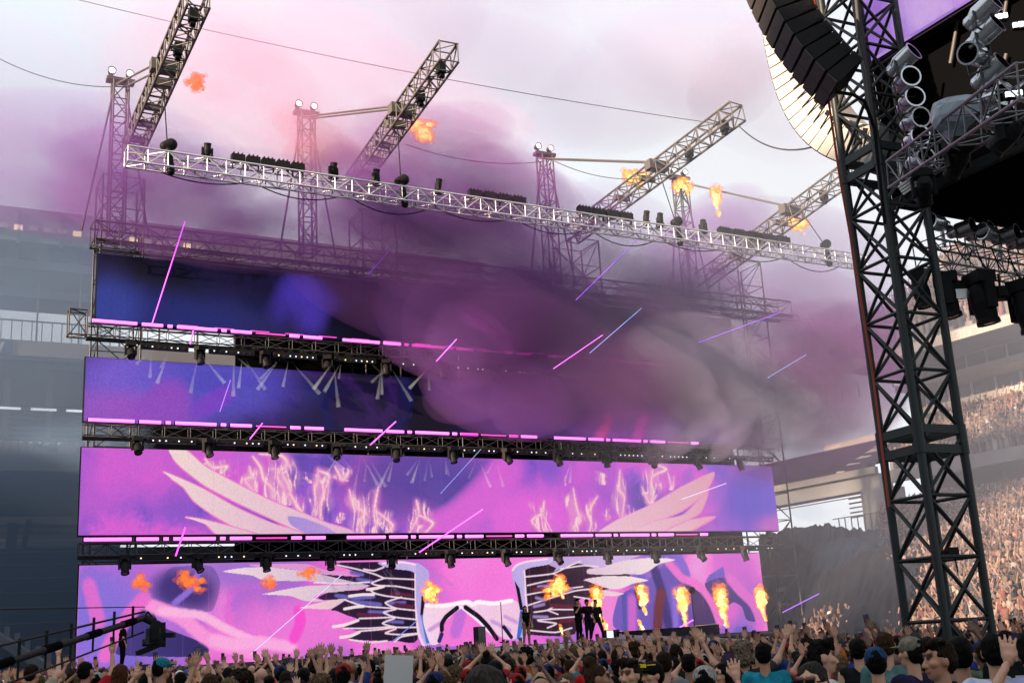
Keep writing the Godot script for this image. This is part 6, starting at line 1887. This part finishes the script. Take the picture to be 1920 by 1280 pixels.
	while dist < 46.0:
		var az := -0.47
		while az < 0.47:
			az += r.randf_range(0.62, 0.98) / dist
			var dd := dist + r.randf_range(-0.3, 0.3)
			var p := Vector3(sin(az) * dd, 0, -cos(az) * dd)
			p.y = ground_h(p)
			var tall := r.randf_range(1.58, 1.86)
			var pose: String = poses[r.randi() % poses.size()]
			var hair: String = hairs[r.randi() % hairs.size()]
			var si := r.randi() % SHIRTS.size()
			var sk: Color = SKINS[r.randi() % SKINS.size()]
			var hc: Color = HAIRS[r.randi() % HAIRS.size()]
			var ci := r.randi() % 4
			var turn := r.randf_range(-0.35, 0.35)
			if (p - O).dot(N) < 10.5 or p.dot(R) > 48.0 or Vector2(p.x - tower.x, p.z - tower.z).length() < 1.3:
				continue
			var free := true
			for q in spots:
				var v: Vector2 = q
				var pp := Vector2(p.x, p.z)
				if v.distance_to(pp) < 0.5 or (pp.length() < v.length() and absf(v.normalized().cross(pp)) < 0.5):
					free = false
					break
			if not free:
				continue
			if dist < 12.0 and pose in ["cheer", "wide", "film", "film_left", "head", "reach", "clap", "left"]:
				pose = "rest"
			var reach := tall + (0.32 if pose in ["cheer", "wide", "film", "film_left", "left", "point", "reach", "clap"] else 0.0)
			var roll_h := 0.0524 * p.x / -p.z
			if (p.y + reach - EYE) / -p.z < -0.0258 + -roll_h * 1.0 + 0.0:
				if (p.y + reach - EYE) / -p.z + roll_h < -0.0258 - 0.0:
					continue
			var face := (-N * 0.6 + Vector3(p.x, 0, p.z).normalized() * 0.4).rotated(Vector3.UP, turn)
			if count < 268:
				var reg: String = places[clampi(int((az + 0.43) / 0.86 * 9.0), 0, 8)]
				var label := ""
				for tries in 40:
					var hw: String = "a %s cap" % cap_words[ci] if hair.ends_with("cap") else hair_words[hair]
					label = "%s-shirted person with %s, %s, %s" % [SHIRT_WORDS[si], hw, POSE[pose][2], reg]
					if not labels.has(label):
						break
					si = (si + 1 + tries) % SHIRTS.size()
					hair = hairs[(hairs.find(hair) + tries) % hairs.size()]
				labels[label] = true
				var o := person(label, p, tall, face, pose, hair, cap_tints[ci] if hair.ends_with("cap") else hc, SHIRTS[si], sk, "people in the standing crowd", r.randf() < 0.15)
				phone_for(o, pose, label.split(", ")[0].replace("person ", "one ").replace(" with ", ", ") + " " + reg + (", arm high" if pose == "film" else ", left-handed" if pose == "film_left" else ", two-handed" if pose == "both" else ""))
				count += 1
			else:
				var key := pose + "/" + hair
				if not far.has(key):
					far[key] = []
				var z := -face.normalized()
				far[key].append([Transform3D(Basis(Vector3.UP.cross(z), Vector3.UP, z) * Basis.from_scale(Vector3.ONE * tall / 1.78), p), SHIRTS[si], sk, cap_tints[ci] if hair.ends_with("cap") else hc])
		dist += 0.78
	var crowd := stuff("standing_crowd", "far rows of the standing crowd up to the stage front")
	var vm := StandardMaterial3D.new()
	vm.vertex_color_use_as_albedo = true
	vm.roughness = 0.8
	for key in far:
		var ph: PackedStringArray = key.split("/")
		var b := body_parts(ph[0], 0.0)
		var list: Array = far[key]
		var sets := [["bodies", b.body, 2], ["shirts", b.shirt, 1]]
		if ph[1] != "bald":
			sets.append(["hair", hair_mesh(ph[1]), 3])
		if ph[0] in ["film", "both", "low", "film_left"]:
			var bm := BoxMesh.new()
			bm.size = Vector3(0.155, 0.078, 0.01) if ph[0] == "both" else Vector3(0.078, 0.155, 0.01)
			sets.append(["phones", bm, 0])
		for s in sets:
			var mm := MultiMesh.new()
			mm.transform_format = MultiMesh.TRANSFORM_3D
			mm.use_colors = true
			mm.mesh = s[1]
			mm.instance_count = list.size()
			for k in list.size():
				var t: Transform3D = list[k][0]
				if s[2] == 0:
					var a: Array = ARM[POSE[ph[0]][0]]
					t = t * Transform3D(Basis(), Vector3(0, 1.72, -0.47) if ph[0] == "both" else Vector3(-0.15, 2.0, -0.36) if ph[0] == "film_left" else a[1] + a[2].normalized() * 0.12 + Vector3(-0.03, 0.02, -0.03))
				mm.set_instance_transform(k, t)
				mm.set_instance_color(k, Color(0.01, 0.01, 0.012) if s[2] == 0 else list[k][s[2]])
			var mi := MultiMeshInstance3D.new()
			mi.name = s[0]
			mi.multimesh = mm
			mi.material_override = vm
			crowd.add_child(mi, true)
	print("individuals ", count, " far groups ", far.size())

# ---------------------------------------------------------------- smoke
func smoke():
	var kinds := {
		"violet": [Color(0.66, 0.45, 0.83), 0.14], "magenta": [Color(0.70, 0.38, 0.78), 0.155], "rose": [Color(0.96, 0.68, 0.84), 0.32], "pink": [Color(0.95, 0.68, 0.87), 0.05], "mauve": [Color(0.86, 0.79, 0.97), 0.048],
		"white": [Color(0.90, 0.93, 0.98), 0.035], "blue": [Color(0.58, 0.72, 0.9), 0.06], "grey": [Color(0.85, 0.83, 1.0), 0.11],
	}
	var mats := {}
	for k in kinds:
		mats[k] = []
		for f in [0.55, 0.75, 0.42]:
			var fm := FogMaterial.new()
			fm.resource_name = k + "_smoke"
			var c: Color = kinds[k][0]
			fm.albedo = c
			fm.density = kinds[k][1] * (1.15 if k == "grey" and f == 0.75 else f)
			mats[k].append(fm)
	# banks: name, kind, centre, spread along the stage, spread up, spread out, puffs, puff radius
	var banks := [
		["veiling the highest screen's left half", "violet", st(6.8, 22.1, 3), 8.9, 2.7, 4.0, 0, 0.0],
		["veiling the stage's upper middle", "violet", st(18.5, 21.3, 3), 10.9, 5.2, 5.0, 0, 0.0],
		["veiling the third screen's right half", "violet", st(24.9, 17.2, 3.5), 11.2, 5.3, 3.0, 0, 0.0],
		["veiling the gap right of the stage", "magenta", st(39.7, 16.7, 2), 7.3, 6.7, 6.0, 0, 0.0],
		["veiling the end stand's roof right of the stage", "violet", st(49.3, 26.9, -8), 11.7, 5.8, 6.0, 0, 0.0],
		["veiling the sky at left", "violet", st(-0.0, 24.4, 0), 8.1, 3.2, 5.0, 0, 0.0],
		["veiling the sky behind the left booms", "pink", st(9.2, 30.1, -1), 9.2, 5.5, 7.0, 0, 0.0],
		["veiling the top of the sky", "mauve", st(26.7, 37.4, -4), 16.2, 4.7, 7.0, 0, 0.0],
		["veiling the sky at right", "white", st(43.5, 34.4, -4), 14.1, 8.5, 7.0, 0, 0.0],
		["over the highest screen's left half", "violet", st(5.9, 21.9, 2), 5.0, 0.9, 1.5, 4, 1.5],
		["over the highest screen's middle", "violet", st(14.2, 22.6, 2), 4.8, 1.3, 2.0, 5, 2.4],
		["under the silver truss's middle", "violet", st(16.4, 23.4, 3), 5.1, 1.2, 2.0, 4, 1.9],
		["in a dark bank before the right half of the highest screen", "violet", st(22.4, 19.9, 2.5), 7.3, 2.2, 1.5, 5, 2.8],
		["rolling over the third screen's centre", "violet", st(19.3, 16.2, 2.5), 7.3, 1.9, 1.5, 5, 2.4],
		["hanging before the third screen's right half", "magenta", st(27.1, 16.0, 3), 5.7, 2.0, 1.5, 5, 2.3],
		["in a heavy bank right of the third screen", "magenta", st(40.5, 16.8, 2), 3.8, 3.5, 3.0, 7, 2.6],
		["billowing before the screens' right ends", "grey", st(32.1, 16.5, 4.5), 3.8, 3.5, 1.5, 7, 1.8],
		["low over the second screen's right end", "grey", st(32.7, 12.8, 4), 3.2, 1.7, 1.5, 5, 1.5],
		["drifting under the third boom", "violet", st(31.6, 21.5, 1), 6.2, 1.9, 3.0, 4, 2.6],
		["around the silver truss's left half", "violet", st(5.9, 23.8, 1), 6.1, 1.3, 3.0, 5, 1.9],
		["glowing around the second boom's foot", "pink", st(11.9, 26.7, 1), 5.2, 2.7, 4.0, 4, 2.7],
		["beside the leftmost boom", "pink", st(8.0, 33.2, -4), 5.5, 3.2, 5.0, 2, 3.5],
		["behind the second boom's tip", "magenta", st(18.5, 25.9, 1), 4.6, 1.7, 3.0, 4, 2.3],
		["at the left of the sky", "mauve", st(-1.3, 28.1, -6), 4.6, 2.4, 5.0, 3, 3.0],
		["behind the leftmost mast", "violet", st(1.4, 24.4, -3), 5.0, 1.0, 3.0, 3, 2.0],
		["across the top of the sky", "mauve", st(22.4, 40.9, -8), 9.7, 2.4, 5.0, 2, 4.5],
		["in the top right sky", "mauve", st(42.5, 43.2, -8), 7.5, 3.9, 5.0, 2, 4.7],
		["in the left hall", "blue", st(-1.2, 20.5, -8), 3.0, 3.2, 4.0, 3, 2.7],
		["low in the left hall", "blue", st(-0.8, 11.8, -8), 2.3, 3.9, 4.0, 3, 2.5],
		["before the tarpaulin right of the stage", "blue", st(44.2, 9.0, -2), 3.0, 2.3, 4.0, 1, 2.0],
		["hiding the second mast's legs", "rose", st(10.7, 27.0, 0.8), 0.6, 1.1, 0.4, 3, 1.2],
	]
	var words := {"violet": "dark violet", "magenta": "magenta", "pink": "pink", "rose": "rose", "mauve": "pale mauve", "white": "white", "blue": "blue-grey", "grey": "grey-mauve"}
	var r := RandomNumberGenerator.new()
	r.seed = 99
	for b in banks:
		var o := Node3D.new()
		o.name = numbered("smoke")
		o.position = b[2]
		o.basis = stage_axes()
		add_child(o)
		tag(o, "%s smoke %s" % [words[b[1]], b[0]], "smoke", "", "stuff")
		if int(b[6]) == 0:
			var w := FogVolume.new()
			w.name = "veil"
			w.shape = RenderingServer.FOG_VOLUME_SHAPE_ELLIPSOID
			w.material = mats[b[1]][2]
			w.size = Vector3(b[3], b[4], b[5]) * 2.0
			o.add_child(w, true)
		# each billow is a broad ragged body with smaller, thicker curls on its rim
		for k in int(b[6]):
			var q := Vector3(r.randfn(0, 0.5) * b[3], r.randfn(0, 0.5) * b[4], r.randfn(0, 0.45) * b[5])
			var rad: float = b[7] * r.randf_range(0.9, 1.5)
			for c in 3:
				var v := FogVolume.new()
				v.name = "puff"
				v.shape = RenderingServer.FOG_VOLUME_SHAPE_ELLIPSOID
				var small := c > 0
				var rr := rad * (r.randf_range(0.35, 0.7) if small else 1.0)
				v.material = mats[b[1]][1 if small else 0]
				v.size = Vector3(rr * r.randf_range(1.2, 2.4), rr * r.randf_range(0.55, 0.9), rr * 0.9) * 2.0
				var a := r.randf_range(0, TAU)
				v.position = q + (Vector3(cos(a) * 1.25, sin(a) * 0.8, r.randf_range(-0.3, 0.3)) * rad * r.randf_range(0.5, 1.0) if small else Vector3.ZERO)
				v.rotation = Vector3(r.randf_range(-0.4, 0.4), r.randf_range(-0.4, 0.4), r.randf_range(-0.8, 0.8))
				o.add_child(v, true)
	# thin even haze: before the screens, in the left hall and before the right-hand stand
	var boxes := [["filling the left hall behind the stage", Color(0.66, 0.77, 0.93), 0.045, Vector3(34, 36, 20), Transform3D(stage_axes(), st(-13, 18, -14))],
		["drifting before the right-hand stand", Color(0.82, 0.86, 0.97), 0.006, Vector3(40, 44, 44), Transform3D(Basis(W, Vector3.UP, W.cross(Vector3.UP)), rs(24, 53, 22.6))]]
	for b in boxes:
		var hz := Node3D.new()
		hz.name = numbered("smoke")
		hz.transform = b[4]
		add_child(hz)
		tag(hz, "thin haze " + b[0], "smoke", "", "stuff")
		var v := FogVolume.new()
		v.name = "haze_bank"
		v.shape = RenderingServer.FOG_VOLUME_SHAPE_BOX
		var hm := FogMaterial.new()
		hm.resource_name = "thin_haze"
		hm.albedo = b[1]
		hm.density = b[2]
		v.material = hm
		v.size = b[3]
		hz.add_child(v)
	# cones of dense pale mist stand in for lamp beams, no spotlight behind them
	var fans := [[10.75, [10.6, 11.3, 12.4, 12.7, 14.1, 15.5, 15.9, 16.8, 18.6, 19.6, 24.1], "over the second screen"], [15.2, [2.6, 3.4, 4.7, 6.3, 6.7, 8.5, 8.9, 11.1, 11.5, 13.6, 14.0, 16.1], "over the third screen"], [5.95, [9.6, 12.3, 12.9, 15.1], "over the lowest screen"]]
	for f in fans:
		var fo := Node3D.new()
		fo.name = numbered("beam_shaped_mist")
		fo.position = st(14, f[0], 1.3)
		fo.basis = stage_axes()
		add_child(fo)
		tag(fo, "fans of pale mist cones shaped as lamp beams, " + f[2], "light beam", "", "stuff")
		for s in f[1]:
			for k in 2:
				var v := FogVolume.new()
				v.name = "beam"  # a mist cone in the shape of a beam
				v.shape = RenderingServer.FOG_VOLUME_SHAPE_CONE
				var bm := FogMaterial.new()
				bm.resource_name = "pale_beam_mist"
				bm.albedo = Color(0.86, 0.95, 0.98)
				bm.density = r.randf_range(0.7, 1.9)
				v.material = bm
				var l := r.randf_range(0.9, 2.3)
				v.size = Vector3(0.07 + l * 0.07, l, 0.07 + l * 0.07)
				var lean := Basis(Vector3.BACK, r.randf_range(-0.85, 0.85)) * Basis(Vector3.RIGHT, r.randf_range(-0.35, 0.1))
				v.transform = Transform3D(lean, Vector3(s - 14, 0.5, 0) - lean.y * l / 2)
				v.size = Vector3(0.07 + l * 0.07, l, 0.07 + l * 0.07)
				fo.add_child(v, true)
